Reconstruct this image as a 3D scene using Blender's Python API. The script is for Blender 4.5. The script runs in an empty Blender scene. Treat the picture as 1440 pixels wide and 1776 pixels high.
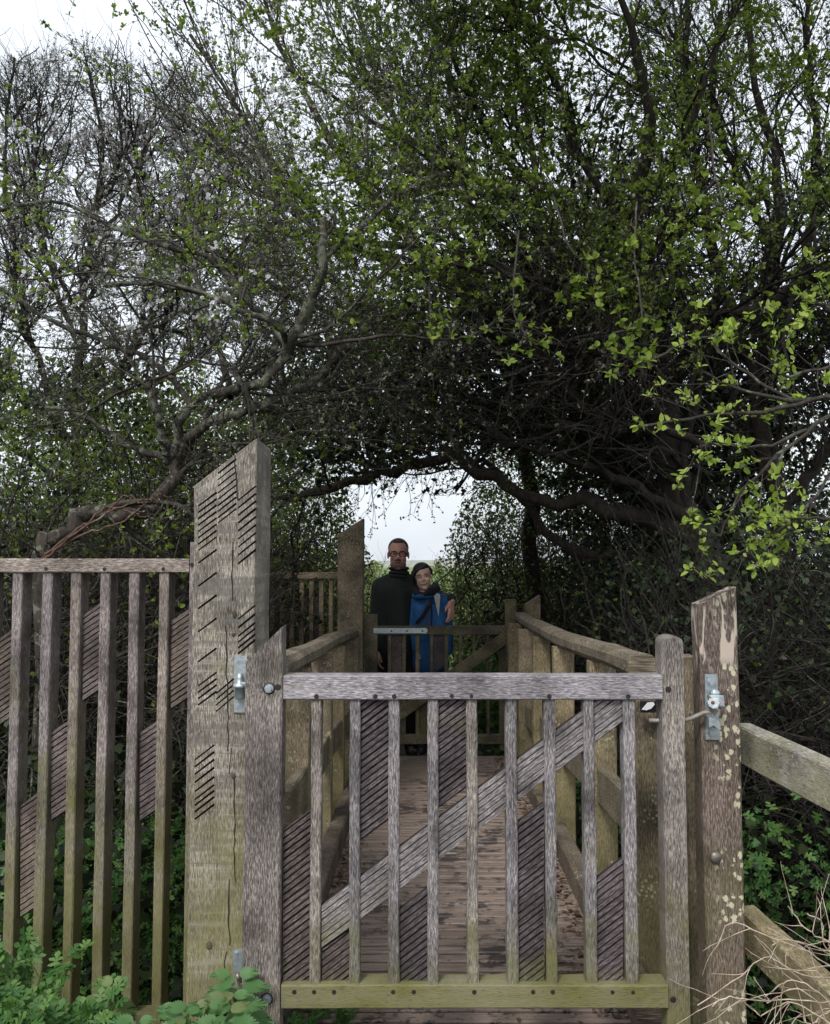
import bpy, bmesh, math, random
import numpy as np
from mathutils import Vector, Matrix
random.seed(7); rng = np.random.default_rng(11)
R = math.radians
S = bpy.context.scene
C = S.collection
# ------------------------------------------------------------------ camera
F, TILT, CAMZ = 1442.0, math.atan(87/1442.0), 1.25
cam = bpy.data.objects.new('camera', bpy.data.cameras.new('camera')); C.objects.link(cam)
cam.location = (0, 0, CAMZ); cam.rotation_euler = (R(90)+TILT, 0, 0)
cam.data.sensor_fit = 'HORIZONTAL'; cam.data.sensor_width = 36; cam.data.lens = 36*F/1440
cam.data.clip_start = .05; cam.data.clip_end = 4000
S.camera = cam
# ------------------------------------------------------------------ light
SUN_EL, SUN_AZ = R(48), R(204)      # azimuth measured from +Y clockwise: behind the camera
W = bpy.data.worlds.new('World'); S.world = W; W.use_nodes = True
nt = W.node_tree; nt.nodes.clear()
sky = nt.nodes.new('ShaderNodeTexSky'); sky.sky_type = 'NISHITA'; sky.sun_disc = False
sky.sun_elevation = SUN_EL; sky.sun_rotation = SUN_AZ; sky.dust_density = 4; sky.air_density = 1.0
hs = nt.nodes.new('ShaderNodeHueSaturation'); hs.inputs['Saturation'].default_value = .45
mixw = nt.nodes.new('ShaderNodeMix'); mixw.data_type = 'RGBA'
tc = nt.nodes.new('ShaderNodeTexCoord'); nz = nt.nodes.new('ShaderNodeTexNoise'); nz.inputs['Scale'].default_value = 2.2; nz.inputs['Detail'].default_value = 5
rp = nt.nodes.new('ShaderNodeValToRGB'); rp.color_ramp.elements[0].position = .3; rp.color_ramp.elements[1].position = .7; rp.color_ramp.elements[0].color = (.45,.45,.45,1); rp.color_ramp.elements[1].color = (.95,.95,.95,1)
bg = nt.nodes.new('ShaderNodeBackground'); bg.inputs['Strength'].default_value = .15
out = nt.nodes.new('ShaderNodeOutputWorld')
L = nt.links.new
L(sky.outputs[0], hs.inputs['Color']); L(tc.outputs['Generated'], nz.inputs['Vector']); L(nz.outputs[0], rp.inputs[0])
L(rp.outputs[0], mixw.inputs[0]); L(hs.outputs[0], mixw.inputs[6]); mixw.inputs[7].default_value = (6.7, 7.2, 7.8, 1)
L(mixw.outputs[2], bg.inputs[0]); L(bg.outputs[0], out.inputs[0])
sl = bpy.data.lights.new('sun', 'SUN'); sl.energy = 1.9; sl.angle = R(12); sl.color = (1, .97, .93)
so = bpy.data.objects.new('sun', sl); C.objects.link(so)
sd = Vector((math.sin(SUN_AZ)*math.cos(SUN_EL), math.cos(SUN_AZ)*math.cos(SUN_EL), math.sin(SUN_EL)))
so.rotation_euler = sd.to_track_quat('Z', 'Y').to_euler(); so.location = (0, -6, 12)
S.view_settings.view_transform = 'Standard'; S.view_settings.look = 'None'; S.view_settings.gamma = 1
S.view_settings.exposure = 0.30
S.cycles.max_bounces = 5; S.cycles.transparent_max_bounces = 6

def P(px, py, Y):
    v = 888-py; u = px-720
    dy = F*math.cos(TILT)-v*math.sin(TILT); dz = F*math.sin(TILT)+v*math.cos(TILT)
    k = Y/dy
    return Vector((u*k, Y, CAMZ+dz*k))
# ------------------------------------------------------------------ materials
def newmat(name):
    m = bpy.data.materials.new(name); m.use_nodes = True
    return m, m.node_tree, m.node_tree.nodes['Principled BSDF']
def N(t, typ, **k):
    n = t.nodes.new(typ)
    for a, b in k.items():
        if a in n.inputs: n.inputs[a].default_value = b
        else: setattr(n, a, b)
    return n
def ramp(t, src, p0, p1, c0=(0,0,0,1), c1=(1,1,1,1)):
    r = t.nodes.new('ShaderNodeValToRGB'); e = r.color_ramp.elements
    if p0 > p1: p0, p1, c0, c1 = p1, p0, c1, c0
    e[0].position = p0; e[1].position = p1; e[0].color = c0; e[1].color = c1
    t.links.new(src, r.inputs[0]); return r.outputs[0]
def mixc(t, f, a, b, mode='MIX'):
    n = t.nodes.new('ShaderNodeMix'); n.data_type = 'RGBA'; n.blend_type = mode
    for s, v in ((0, f), (6, a), (7, b)):
        if isinstance(v, (int, float)): n.inputs[s].default_value = v
        elif isinstance(v, tuple): n.inputs[s].default_value = v if len(v) == 4 else (*v, 1)
        else: t.links.new(v, n.inputs[s])
    return n.outputs[2]
def math2(t, op, a, b=0.0):
    n = t.nodes.new('ShaderNodeMath'); n.operation = op
    for i, v in ((0, a), (1, b)):
        if isinstance(v, (int, float)): n.inputs[i].default_value = v
        else: t.links.new(v, n.inputs[i])
    return n.outputs[0]
def wood(name, dark, mid, light, moss=(.16,.17,.04), mz=(0, .5), ma=.0, lich=0.0, lcol=(.42,.42,.30), saw=0.0, wet=0.0, flake=0.0, fz=None, rough=.85):
    """weathered timber: grain runs along U of the UV map (metres)."""
    m, t, b = newmat(name)
    uv = N(t, 'ShaderNodeUVMap'); geo = N(t, 'ShaderNodeNewGeometry')
    mp = N(t, 'ShaderNodeMapping'); mp.inputs['Scale'].default_value = (55, 380, 1); L2 = t.links.new
    L2(uv.outputs[0], mp.inputs[0])
    mp2 = N(t, 'ShaderNodeMapping'); mp2.inputs['Scale'].default_value = (2.6, 70, 1); L2(uv.outputs[0], mp2.inputs[0])
    n1 = N(t, 'ShaderNodeTexNoise', Scale=1.0, Detail=4.0, Roughness=.65, Distortion=.5); L2(mp.outputs[0], n1.inputs['Vector'])
    n2 = N(t, 'ShaderNodeTexNoise', Scale=1.0, Detail=3.0, Roughness=.6, Distortion=1.2); L2(mp2.outputs[0], n2.inputs['Vector'])
    n3 = N(t, 'ShaderNodeTexNoise', Scale=7.0, Detail=4.0, Roughness=.6); L2(geo.outputs['Position'], n3.inputs['Vector'])
    c = mixc(t, ramp(t, n2.outputs[0], .3, .7), dark, mid)
    c = mixc(t, ramp(t, n1.outputs[0], .50, .62), c, light)
    c = mixc(t, ramp(t, n1.outputs[0], .46, .36), c, tuple(v*.5 for v in dark))
    c = mixc(t, ramp(t, n3.outputs[0], .35, .7, (.62,.6,.6,1), (1.15,1.12,1.1,1)), c, c, 'MIX')
    mul = t.nodes.new('ShaderNodeMix'); mul.data_type = 'RGBA'; mul.blend_type = 'MULTIPLY'; mul.inputs[0].default_value = 1
    L2(c, mul.inputs[6]); L2(ramp(t, n3.outputs[0], .34, .66, (.46,.44,.43,1), (1.28,1.25,1.22,1)), mul.inputs[7]); c = mul.outputs[2]
    oi = N(t, 'ShaderNodeObjectInfo')
    mu = t.nodes.new('ShaderNodeMix'); mu.data_type = 'RGBA'; mu.blend_type = 'MULTIPLY'; mu.inputs[0].default_value = 1
    L2(c, mu.inputs[6]); rr_ = t.nodes.new('ShaderNodeValToRGB'); ee = rr_.color_ramp.elements; ee[0].color = (.72,.72,.76,1); ee[1].color = (1.14,1.10,1.02,1); ee.new(.5).color = (.98,.97,1.03,1); ee.new(.75).color = (.90,.87,.80,1)
    L2(oi.outputs['Random'], rr_.inputs[0]); L2(rr_.outputs[0], mu.inputs[7]); c = mu.outputs[2]
    hgt = n1.outputs[0]
    if saw:
        mp4 = N(t, 'ShaderNodeMapping'); mp4.inputs['Scale'].default_value = (55, 3, 1); L2(uv.outputs[0], mp4.inputs[0])
        n5 = N(t, 'ShaderNodeTexNoise', Scale=1.0, Detail=3.0, Distortion=.6); L2(mp4.outputs[0], n5.inputs['Vector'])
        c = mixc(t, math2(t, 'MULTIPLY', ramp(t, n5.outputs[0], .52, .62), saw), c, tuple(v*.55 for v in mid))
        c = mixc(t, math2(t, 'MULTIPLY', ramp(t, n5.outputs[0], .42, .30), saw*.45), c, tuple(v*1.1 for v in light))
    if ma:
        sp = N(t, 'ShaderNodeSeparateXYZ'); L2(geo.outputs['Position'], sp.inputs[0])
        g = t.nodes.new('ShaderNodeMapRange'); g.inputs[1].default_value = mz[0]; g.inputs[2].default_value = mz[1]
        g.inputs[3].default_value = 1; g.inputs[4].default_value = 0; L2(sp.outputs[2], g.inputs[0])
        n4 = N(t, 'ShaderNodeTexNoise', Scale=5.0, Detail=6.0, Roughness=.7); L2(geo.outputs['Position'], n4.inputs['Vector'])
        f = math2(t, 'ADD', g.outputs[0], math2(t, 'MULTIPLY', math2(t, 'SUBTRACT', n4.outputs[0], .5), 2.0))
        f = math2(t, 'MULTIPLY', ramp(t, f, .2, .8), ma)
        f = math2(t, 'MULTIPLY', f, ramp(t, n1.outputs[0], .35, .6, (.45,.45,.45,1), (1,1,1,1)))
        c = mixc(t, f, c, moss)
    if lich:
        v = N(t, 'ShaderNodeTexVoronoi', Scale=75.0, Randomness=1.0); L2(geo.outputs['Position'], v.inputs['Vector'])
        n6 = N(t, 'ShaderNodeTexNoise', Scale=9.0, Detail=4.0, Roughness=.7); L2(geo.outputs['Position'], n6.inputs['Vector'])
        f = math2(t, 'MULTIPLY', ramp(t, v.outputs['Distance'], .38, .28), ramp(t, n6.outputs[0], .62-lich*.2, .70-lich*.2))
        c = mixc(t, math2(t, 'MULTIPLY', f, .85), c, lcol)
    if flake:
        mp5 = N(t, 'ShaderNodeMapping'); mp5.inputs['Scale'].default_value = (62, 62, 42); L2(geo.outputs['Position'], mp5.inputs[0])
        nd = N(t, 'ShaderNodeTexNoise', Scale=95.0, Detail=4.0, Roughness=.7); L2(geo.outputs['Position'], nd.inputs['Vector'])
        vv = N(t, 'ShaderNodeTexVoronoi', Scale=1.0, Randomness=1.0); L2(mp5.outputs[0], vv.inputs['Vector'])
        n7 = N(t, 'ShaderNodeTexNoise', Scale=5.0, Detail=3.0); L2(geo.outputs['Position'], n7.inputs['Vector'])
        d = math2(t, 'ADD', vv.outputs['Distance'], math2(t, 'MULTIPLY', math2(t, 'SUBTRACT', nd.outputs[0], .5), .95))
        sx = N(t, 'ShaderNodeSeparateXYZ'); L2(geo.outputs['Position'], sx.inputs[0])
        gx = t.nodes.new('ShaderNodeMapRange'); gx.inputs[1].default_value = .745; gx.inputs[2].default_value = .775; L2(sx.outputs[0], gx.inputs[0])
        sel = math2(t, 'MULTIPLY', ramp(t, n7.outputs[0], .44, .50), gx.outputs[0])
        c = mixc(t, math2(t, 'MULTIPLY', ramp(t, d, .38, .32), sel), c, (.52,.49,.34))
        # peeled pale patches near the top
        mp6 = N(t, 'ShaderNodeMapping'); mp6.inputs['Scale'].default_value = (38, 38, 8); L2(geo.outputs['Position'], mp6.inputs[0])
        n8 = N(t, 'ShaderNodeTexNoise', Scale=1.0, Detail=3.0, Distortion=1.2); L2(mp6.outputs[0], n8.inputs['Vector'])
        gz = t.nodes.new('ShaderNodeMapRange'); gz.inputs[1].default_value = .90; gz.inputs[2].default_value = 1.12; L2(sx.outputs[2], gz.inputs[0])
        c = mixc(t, math2(t, 'MULTIPLY', ramp(t, n8.outputs[0], .54, .57), ramp(t, gz.outputs[0], .3, .5)), c, (.50,.42,.35))
    L2(c, b.inputs['Base Color'])
    b.inputs['Roughness'].default_value = rough
    bp = N(t, 'ShaderNodeBump', Strength=.55, Distance=.004); L2(hgt, bp.inputs['Height']); L2(bp.outputs[0], b.inputs['Normal'])
    return m
def simple(name, col, rough=.6, metal=0.0, noise=0.0, ns=20.0, bump=0.0, col2=None):
    m, t, b = newmat(name)
    b.inputs['Roughness'].default_value = rough; b.inputs['Metallic'].default_value = metal
    if noise or col2 or bump:
        tcn = N(t, 'ShaderNodeTexCoord'); n = N(t, 'ShaderNodeTexNoise', Scale=ns, Detail=5.0, Roughness=.65); t.links.new(tcn.outputs['Object'], n.inputs['Vector'])
        c2 = col2 or tuple(v*(1-noise) for v in col)
        t.links.new(mixc(t, ramp(t, n.outputs[0], .38, .62), col, c2), b.inputs['Base Color'])
        if bump:
            bp = N(t, 'ShaderNodeBump', Strength=bump, Distance=.01); t.links.new(n.outputs[0], bp.inputs['Height']); t.links.new(bp.outputs[0], b.inputs['Normal'])
    else: b.inputs['Base Color'].default_value = (*col, 1)
    return m
def leafmat(name, a, b_, c_, tr=.35, ns=3.0, rough=.5):
    m, t, b = newmat(name)
    geo = N(t, 'ShaderNodeNewGeometry')
    n = N(t, 'ShaderNodeTexNoise', Scale=ns, Detail=2.0); t.links.new(geo.outputs['Position'], n.inputs['Vector'])
    c = mixc(t, ramp(t, n.outputs[0], .4, .62), a, b_)
    c = mixc(t, ramp(t, geo.outputs['Random Per Island'], .55, .95), c, c_)
    t.links.new(c, b.inputs['Base Color']); b.inputs['Roughness'].default_value = rough
    b.inputs['Specular IOR Level'].default_value = .3
    tl = N(t, 'ShaderNodeBsdfTranslucent'); t.links.new(c, tl.inputs[0])
    ms = N(t, 'ShaderNodeMixShader'); ms.inputs[0].default_value = tr
    o = t.nodes['Material Output']
    t.links.new(b.outputs[0], ms.inputs[1]); t.links.new(tl.outputs[0], ms.inputs[2]); t.links.new(ms.outputs[0], o.inputs[0])
    return m
def bark(name, a, b_, lich=None, la=.5, scale=18.0):
    m, t, b = newmat(name)
    geo = N(t, 'ShaderNodeNewGeometry'); mp = N(t, 'ShaderNodeMapping'); mp.inputs['Scale'].default_value = (1, 1, .3); t.links.new(geo.outputs['Position'], mp.inputs[0])
    n = N(t, 'ShaderNodeTexNoise', Scale=scale*2.4, Detail=6.0, Roughness=.7, Distortion=.8); t.links.new(mp.outputs[0], n.inputs['Vector'])
    c = mixc(t, ramp(t, n.outputs[0], .38, .62), a, b_)
    if lich:
        n2 = N(t, 'ShaderNodeTexNoise', Scale=14.0, Detail=5.0, Roughness=.75); t.links.new(geo.outputs['Position'], n2.inputs['Vector'])
        c = mixc(t, ramp(t, n2.outputs[0], .62-la*.2, .68-la*.2), c, lich)
    t.links.new(c, b.inputs['Base Color']); b.inputs['Roughness'].default_value = .9
    bp = N(t, 'ShaderNodeBump', Strength=.8, Distance=.015); t.links.new(n.outputs[0], bp.inputs['Height']); t.links.new(bp.outputs[0], b.inputs['Normal'])
    return m
M = {}
M['gate'] = wood('grey gate timber', (.125,.112,.106), (.25,.232,.228), (.44,.425,.415), moss=(.14,.14,.03), mz=(.08,.5), ma=.9)
M['rail'] = wood('pale rail timber', (.20,.185,.185), (.35,.333,.34), (.53,.515,.52), moss=(.14,.14,.012), mz=(.22,.46), ma=.9)
M['stile'] = wood('mauve stile timber', (.10,.086,.081), (.20,.178,.168), (.38,.36,.34), moss=(.16,.15,.05), mz=(.0,.3), ma=.6)
M['panel'] = wood('grooved dark slat timber', (.06,.047,.048), (.11,.09,.09), (.21,.185,.185), moss=(.16,.17,.04), mz=(.1,.3), ma=.8)
M['brace'] = wood('grooved pale brace timber', (.14,.125,.12), (.28,.26,.25), (.44,.42,.40), moss=(.16,.16,.04), mz=(.1,.5), ma=.7)
M['groove'] = simple('dirt in the grooves', (.02,.016,.014), .95)
M['fence'] = wood('fence picket timber', (.15,.125,.12), (.28,.245,.235), (.44,.41,.39), moss=(.15,.15,.03), mz=(.0,1.0), ma=.85)
M['post'] = wood('sawn gate post timber', (.115,.10,.082), (.255,.24,.21), (.44,.43,.41), moss=(.19,.175,.045), mz=(-.1,1.15), ma=.8, saw=.7)
M['rpost'] = wood('brown lichen post timber', (.08,.058,.044), (.165,.125,.097), (.31,.26,.215), moss=(.14,.13,.04), mz=(-.1,.9), ma=.5, flake=1.0)
M['bridge'] = wood('bridge timber', (.14,.11,.065), (.27,.22,.14), (.40,.35,.25), moss=(.13,.125,.04), mz=(-.2,1.0), ma=.6, lich=.5, lcol=(.36,.34,.22))
M['hand'] = wood('handrail timber', (.13,.10,.065), (.26,.21,.14), (.42,.37,.28), moss=(.12,.11,.04), mz=(.5,1.2), ma=.3, lich=.5, lcol=(.36,.33,.22))
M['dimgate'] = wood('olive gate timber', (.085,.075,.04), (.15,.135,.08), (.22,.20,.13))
M['side'] = wood('side rail timber', (.24,.215,.175), (.42,.40,.34), (.56,.54,.49), moss=(.24,.24,.06), mz=(.5,1.0), ma=.75, lich=.55, lcol=(.42,.42,.30))
M['kerb'] = wood('kerb timber', (.07,.055,.045), (.15,.12,.095), (.25,.215,.175), lich=.1)
M['zinc'] = simple('galvanised steel', (.36,.42,.44), .45, .75, ns=60.0, col2=(.50,.55,.57), bump=.15)
M['dsteel'] = simple('dull steel', (.16,.14,.12), .5, .8, ns=80.0, col2=(.26,.24,.21))
M['nail'] = simple('dark nail head', (.035,.03,.03), .6, .5)
M['rust'] = simple('rusty rod steel', (.26,.22,.18), .6, .5, ns=50.0, col2=(.38,.36,.33))
# deck
m, t, b = newmat('wet deck timber'); M['deck'] = m
geo = N(t, 'ShaderNodeNewGeometry')
mp = N(t, 'ShaderNodeMapping'); mp.inputs['Scale'].default_value = (6, 120, 30); t.links.new(geo.outputs['Position'], mp.inputs[0])
n1 = N(t, 'ShaderNodeTexNoise', Scale=1.0, Detail=5.0, Roughness=.7); t.links.new(mp.outputs[0], n1.inputs['Vector'])
mp = N(t, 'ShaderNodeMapping'); mp.inputs['Scale'].default_value = (5, 8, 5); t.links.new(geo.outputs['Position'], mp.inputs[0])
n2 = N(t, 'ShaderNodeTexNoise', Scale=2.0, Detail=7.0, Roughness=.78); t.links.new(mp.outputs[0], n2.inputs['Vector'])
n3 = N(t, 'ShaderNodeTexNoise', Scale=2.1, Detail=2.0); t.links.new(geo.outputs['Position'], n3.inputs['Vector'])
c = mixc(t, ramp(t, n1.outputs[0], .35, .65), (.13,.095,.075), (.33,.26,.215))
c = mixc(t, ramp(t, geo.outputs['Random Per Island'], .0, 1.0), c, mixc(t, .4, c, (.20,.14,.11)))
wetf = ramp(t, math2(t, 'ADD', n2.outputs[0], math2(t, 'MULTIPLY', math2(t, 'SUBTRACT', n3.outputs[0], .5), .45)), .535, .575)
c = mixc(t, math2(t, 'MULTIPLY', wetf, .93), c, (.035,.026,.022))
t.links.new(c, b.inputs['Base Color'])
t.links.new(ramp(t, wetf, 0, 1, (.75,.75,.75,1), (.38,.38,.38,1)), b.inputs['Roughness'])
bp = N(t, 'ShaderNodeBump', Strength=.5, Distance=.004); t.links.new(n1.outputs[0], bp.inputs['Height']); t.links.new(bp.outputs[0], b.inputs['Normal'])
M['soil'] = simple('dark earth', (.02,.016,.01), .95, ns=9.0, col2=(.05,.055,.02), bump=.6)
M['water'] = simple('dark ditch water', (.012,.013,.010), .08)
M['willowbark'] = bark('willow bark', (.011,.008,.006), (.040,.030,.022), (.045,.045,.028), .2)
M['thornbark'] = bark('lichened blackthorn bark', (.018,.016,.012), (.06,.052,.04), (.145,.155,.11), .62)
M['brownbark'] = bark('brown blackthorn bark', (.022,.017,.013), (.066,.05,.039), (.15,.155,.115), .45)
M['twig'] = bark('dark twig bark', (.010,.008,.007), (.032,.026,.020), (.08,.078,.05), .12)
M['twiggrey'] = bark('grey twig bark', (.022,.018,.015), (.065,.055,.042), (.15,.155,.11), .3)
M['redbark'] = bark('peeling red bark', (.06,.03,.02), (.17,.10,.07), (.2,.17,.13), .2)
M['leaf'] = leafmat('fresh willow leaf', (.20,.29,.04), (.145,.22,.032), (.30,.38,.07), .5)
M['leafmid'] = leafmat('mid green leaf', (.125,.185,.03), (.075,.12,.022), (.19,.25,.05), .45)
M['leafgrey'] = leafmat('grey green bud leaf', (.21,.22,.14), (.14,.15,.09), (.28,.28,.2), .45)
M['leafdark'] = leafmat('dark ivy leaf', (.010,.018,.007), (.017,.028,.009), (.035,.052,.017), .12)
M['herb'] = leafmat('cow parsley leaf', (.05,.13,.03), (.07,.17,.035), (.12,.22,.05), .3, 6.0)
M['nettle'] = leafmat('nettle leaf', (.07,.16,.05), (.09,.19,.06), (.16,.20,.08), .3, 9.0)
M['ivy'] = leafmat('undergrowth leaf', (.06,.16,.04), (.09,.21,.05), (.16,.26,.07), .3, 5.0, .45)
M['sprig'] = leafmat('bright sprig leaf', (.31,.42,.06), (.25,.36,.05), (.42,.50,.13), .45)
M['hedge'] = leafmat('hedge leaf', (.12,.145,.035), (.075,.10,.028), (.22,.21,.11), .35)
M['blossom'] = leafmat('white blossom petal', (.85,.84,.84), (.80,.79,.80), (.88,.88,.88), .55)
M['catkin'] = leafmat('pale catkin', (.40,.42,.26), (.34,.36,.2), (.5,.5,.36), .3)
M['lichen'] = leafmat('grey green lichen', (.26,.29,.22), (.20,.23,.16), (.34,.37,.29), .2, 9.0)
M['straw'] = simple('dry straw stem', (.58,.47,.38), .8, ns=40.0, col2=(.30,.22,.16))
M['litter'] = leafmat('dead leaf', (.10,.06,.04), (.16,.10,.065), (.26,.19,.14), .1, 9.0)
M['grass'] = leafmat('path grass', (.09,.16,.03), (.12,.19,.04), (.2,.26,.07), .35)

# ------------------------------------------------------------------ mesh helpers
class MB:
    def __init__(s): s.v = []; s.f = []; s.uv = []; s.m = []
    def face(s, idx, uvs, mi=0): s.f.append(tuple(idx)); s.uv.extend(uvs); s.m.append(mi)
    def timber(s, a, b, side, w, d, ch=.004, sa=0.0, sb=0.0, nseg=1, jit=.0006, curve=None, mi=0):
        a, b, side = Vector(a), Vector(b), Vector(side)
        n = (b-a); Ln = n.length; n.normalize(); side = (side-n*side.dot(n)).normalized(); tt = n.cross(side)
        w2, d2 = w/2, d/2
        prof = [(-w2+ch,-d2),(w2-ch,-d2),(w2,-d2+ch),(w2,d2-ch),(w2-ch,d2),(-w2+ch,d2),(-w2,d2-ch),(-w2,-d2+ch)]
        acc = [0]
        for i in range(8):
            p, q = prof[i], prof[(i+1) % 8]; acc.append(acc[-1]+math.hypot(p[0]-q[0], p[1]-q[1]))
        u0, v0 = random.random()*20, random.random()*20
        base = len(s.v)
        for k in range(nseg+1):
            f = k/nseg
            c = a.lerp(b, f)
            if curve: c = c+Vector(curve(f))
            for (x, y) in prof:
                sh = (sa if k == 0 else 0)*x+(sb if k == nseg else 0)*x
                jx, jy = random.gauss(0, jit), random.gauss(0, jit)
                s.v.append(tuple(c+side*(x+jx)+tt*(y+jy)+n*sh))
        for k in range(nseg):
            for i in range(8):
                j = (i+1) % 8
                q = [base+k*8+i, base+k*8+j, base+(k+1)*8+j, base+(k+1)*8+i]
                ua, ub = u0+Ln*k/nseg, u0+Ln*(k+1)/nseg
                s.face(q[::-1], [(ub, v0+acc[i]), (ub, v0+acc[i+1]), (ua, v0+acc[i+1]), (ua, v0+acc[i])], mi)
        s.face([base+i for i in range(8)], [(u0+p[0]*.3, v0+p[1]) for p in prof], mi)
        e = base+nseg*8
        s.face([e+7-i for i in range(8)], [(u0+prof[7-i][0]*.3, v0+prof[7-i][1]) for i in range(8)], mi)
        return s
    def prism(s, poly, y0, y1, along='z', mi=0):
        """poly: list of (x,z) counter-clockwise seen from -Y; y0 is the front"""
        u0, v0 = random.random()*20, random.random()*20
        def uv(x, z, y=0): return (u0+z, v0+x+y) if along == 'z' else ((u0+x, v0+z+y) if along == 'x' else (u0+.8*x+.6*z, v0+.8*z-.6*x+y))
        base = len(s.v); n = len(poly)
        ar = sum(poly[i][0]*poly[(i+1) % n][1]-poly[(i+1) % n][0]*poly[i][1] for i in range(n))
        if ar < 0: poly = poly[::-1]
        for y in (y0, y1):
            for (x, z) in poly: s.v.append((x, y, z))
        s.face([base+i for i in range(n)], [uv(*poly[i]) for i in range(n)], mi)
        s.face([base+n+n-1-i for i in range(n)], [uv(*poly[n-1-i]) for i in range(n)], mi)
        for i in range(n):
            j = (i+1) % n
            s.face([base+j, base+i, base+n+i, base+n+j], [uv(*poly[j]), uv(*poly[i]), uv(*poly[i], .1), uv(*poly[j], .1)], mi)
        return s
    def tube(s, pts, rads, sides=8, mi=0, caps=True):
        pts = [Vector(p) for p in pts]; base = len(s.v); n = len(pts)
        up = Vector((0.13, .2, .97))
        for k, p in enumerate(pts):
            T = (pts[min(k+1, n-1)]-pts[max(k-1, 0)]).normalized()
            U = T.cross(up)
            if U.length < .05: U = T.cross(Vector((1, 0, 0)))
            U.normalize(); V = T.cross(U)
            r = rads[k] if hasattr(rads, '__len__') else rads
            for i in range(sides):
                an = 2*math.pi*i/sides
                s.v.append(tuple(p+U*math.cos(an)*r+V*math.sin(an)*r))
        for k in range(n-1):
            for i in range(sides):
                j = (i+1) % sides
                s.face([base+k*sides+i, base+k*sides+j, base+(k+1)*sides+j, base+(k+1)*sides+i],
                       [(k*.05, i/sides*.1), (k*.05, (i+1)/sides*.1), (k*.05+.05, (i+1)/sides*.1), (k*.05+.05, i/sides*.1)], mi)
        if caps:
            s.face([base+i for i in range(sides)][::-1], [(0, 0)]*sides, mi)
            s.face([base+(n-1)*sides+i for i in range(sides)], [(0, 0)]*sides, mi)
        return s
    def ell(s, c, r, nu=14, nv=9, mi=0, cut=None):
        c = Vector(c); base = len(s.v)
        for j in range(nv+1):
            ph = math.pi*j/nv
            for i in range(nu):
                th = 2*math.pi*i/nu
                s.v.append((c.x+r[0]*math.sin(ph)*math.cos(th), c.y+r[1]*math.sin(ph)*math.sin(th), c.z+r[2]*math.cos(ph)))
        for j in range(nv):
            for i in range(nu):
                k = (i+1) % nu
                q = [base+j*nu+i, base+(j+1)*nu+i, base+(j+1)*nu+k, base+j*nu+k]
                if cut and not all(cut(Vector(s.v[z])-c) for z in q): continue
                s.face(q, [(0, 0), (0, .1), (.1, .1), (.1, 0)], mi)
        return s
    def build(s, name, mats, parent=None, smooth=False):
        off = wloc(parent) if parent else Vector((0, 0, 0))
        me = bpy.data.meshes.new(name)
        me.from_pydata([tuple(Vector(v)-off) for v in s.v], [], s.f)
        ul = me.uv_layers.new(name='UVMap'); ul.data.foreach_set('uv', np.array(s.uv, dtype=np.float32).ravel())
        for mm in (mats if isinstance(mats, list) else [mats]): me.materials.append(mm)
        me.polygons.foreach_set('material_index', s.m)
        if smooth: me.polygons.foreach_set('use_smooth', [True]*len(s.f))
        me.update()
        o = bpy.data.objects.new(name, me); C.objects.link(o)
        if parent: o.parent = parent
        return o
def wloc(o):
    v = Vector((0, 0, 0))
    while o: v = v+o.location; o = o.parent
    return v
def tag(o, label=None, cat=None, group=None, kind=None):
    for k, v in (('label', label), ('category', cat), ('group', group), ('kind', kind)):
        if v: o[k] = v
    return o
def thing(name, loc, label, cat, group=None):
    o = bpy.data.objects.new(name, None); o.location = loc; o.empty_display_size = .1; C.objects.link(o)
    return tag(o, label, cat, group)
def npmesh(name, V, Fq, mat, parent=None, smooth=False):
    """V (n,3), Fq (m,k) equal sided faces, numpy"""
    off = np.array(wloc(parent)) if parent else np.zeros(3)
    me = bpy.data.meshes.new(name); k = Fq.shape[1]
    me.vertices.add(len(V)); me.vertices.foreach_set('co', (V-off).astype(np.float32).ravel())
    me.loops.add(Fq.size); me.loops.foreach_set('vertex_index', Fq.astype(np.int32).ravel())
    me.polygons.add(len(Fq)); me.polygons.foreach_set('loop_start', np.arange(0, Fq.size, k, dtype=np.int32))
    me.polygons.foreach_set('loop_total', np.full(len(Fq), k, dtype=np.int32))
    if smooth: me.polygons.foreach_set('use_smooth', np.ones(len(Fq), dtype=bool))
    me.materials.append(mat); me.update(calc_edges=True)
    o = bpy.data.objects.new(name, me); C.objects.link(o)
    if parent: o.parent = parent
    return o
# grooved board: polygon (x,z) cut into ridges that follow slope m
def clip(poly, a, b, c):      # keep a*x+b*z+c >= 0
    out_ = []
    for i in range(len(poly)):
        p, q = poly[i], poly[(i+1) % len(poly)]
        dp, dq = a*p[0]+b*p[1]+c, a*q[0]+b*q[1]+c
        if dp >= 0: out_.append(p)
        if dp*dq < 0:
            f = dp/(dp-dq); out_.append((p[0]+f*(q[0]-p[0]), p[1]+f*(q[1]-p[1])))
    return out_
def grooved(poly, yf, m, pitch=.0175, gap=.0056, depth=.009, thick=.02, along='d'):
    mb = MB()
    mb.prism(poly, yf+depth, yf+thick, 'x', 1)
    cs = [z-m*x for x, z in poly]
    c = min(cs)+.002
    while c < max(cs):
        g = gap*random.uniform(.75, 1.3)
        p = clip(poly, -m, 1, -(c+g)); 
        if len(p) > 2: p = clip(p, m, -1, c+pitch)
        if len(p) > 2: mb.prism(p, yf+random.uniform(0, .0012), yf+depth-.0004, along, 0)
        c += pitch*random.uniform(.97, 1.03)
    return mb
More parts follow.
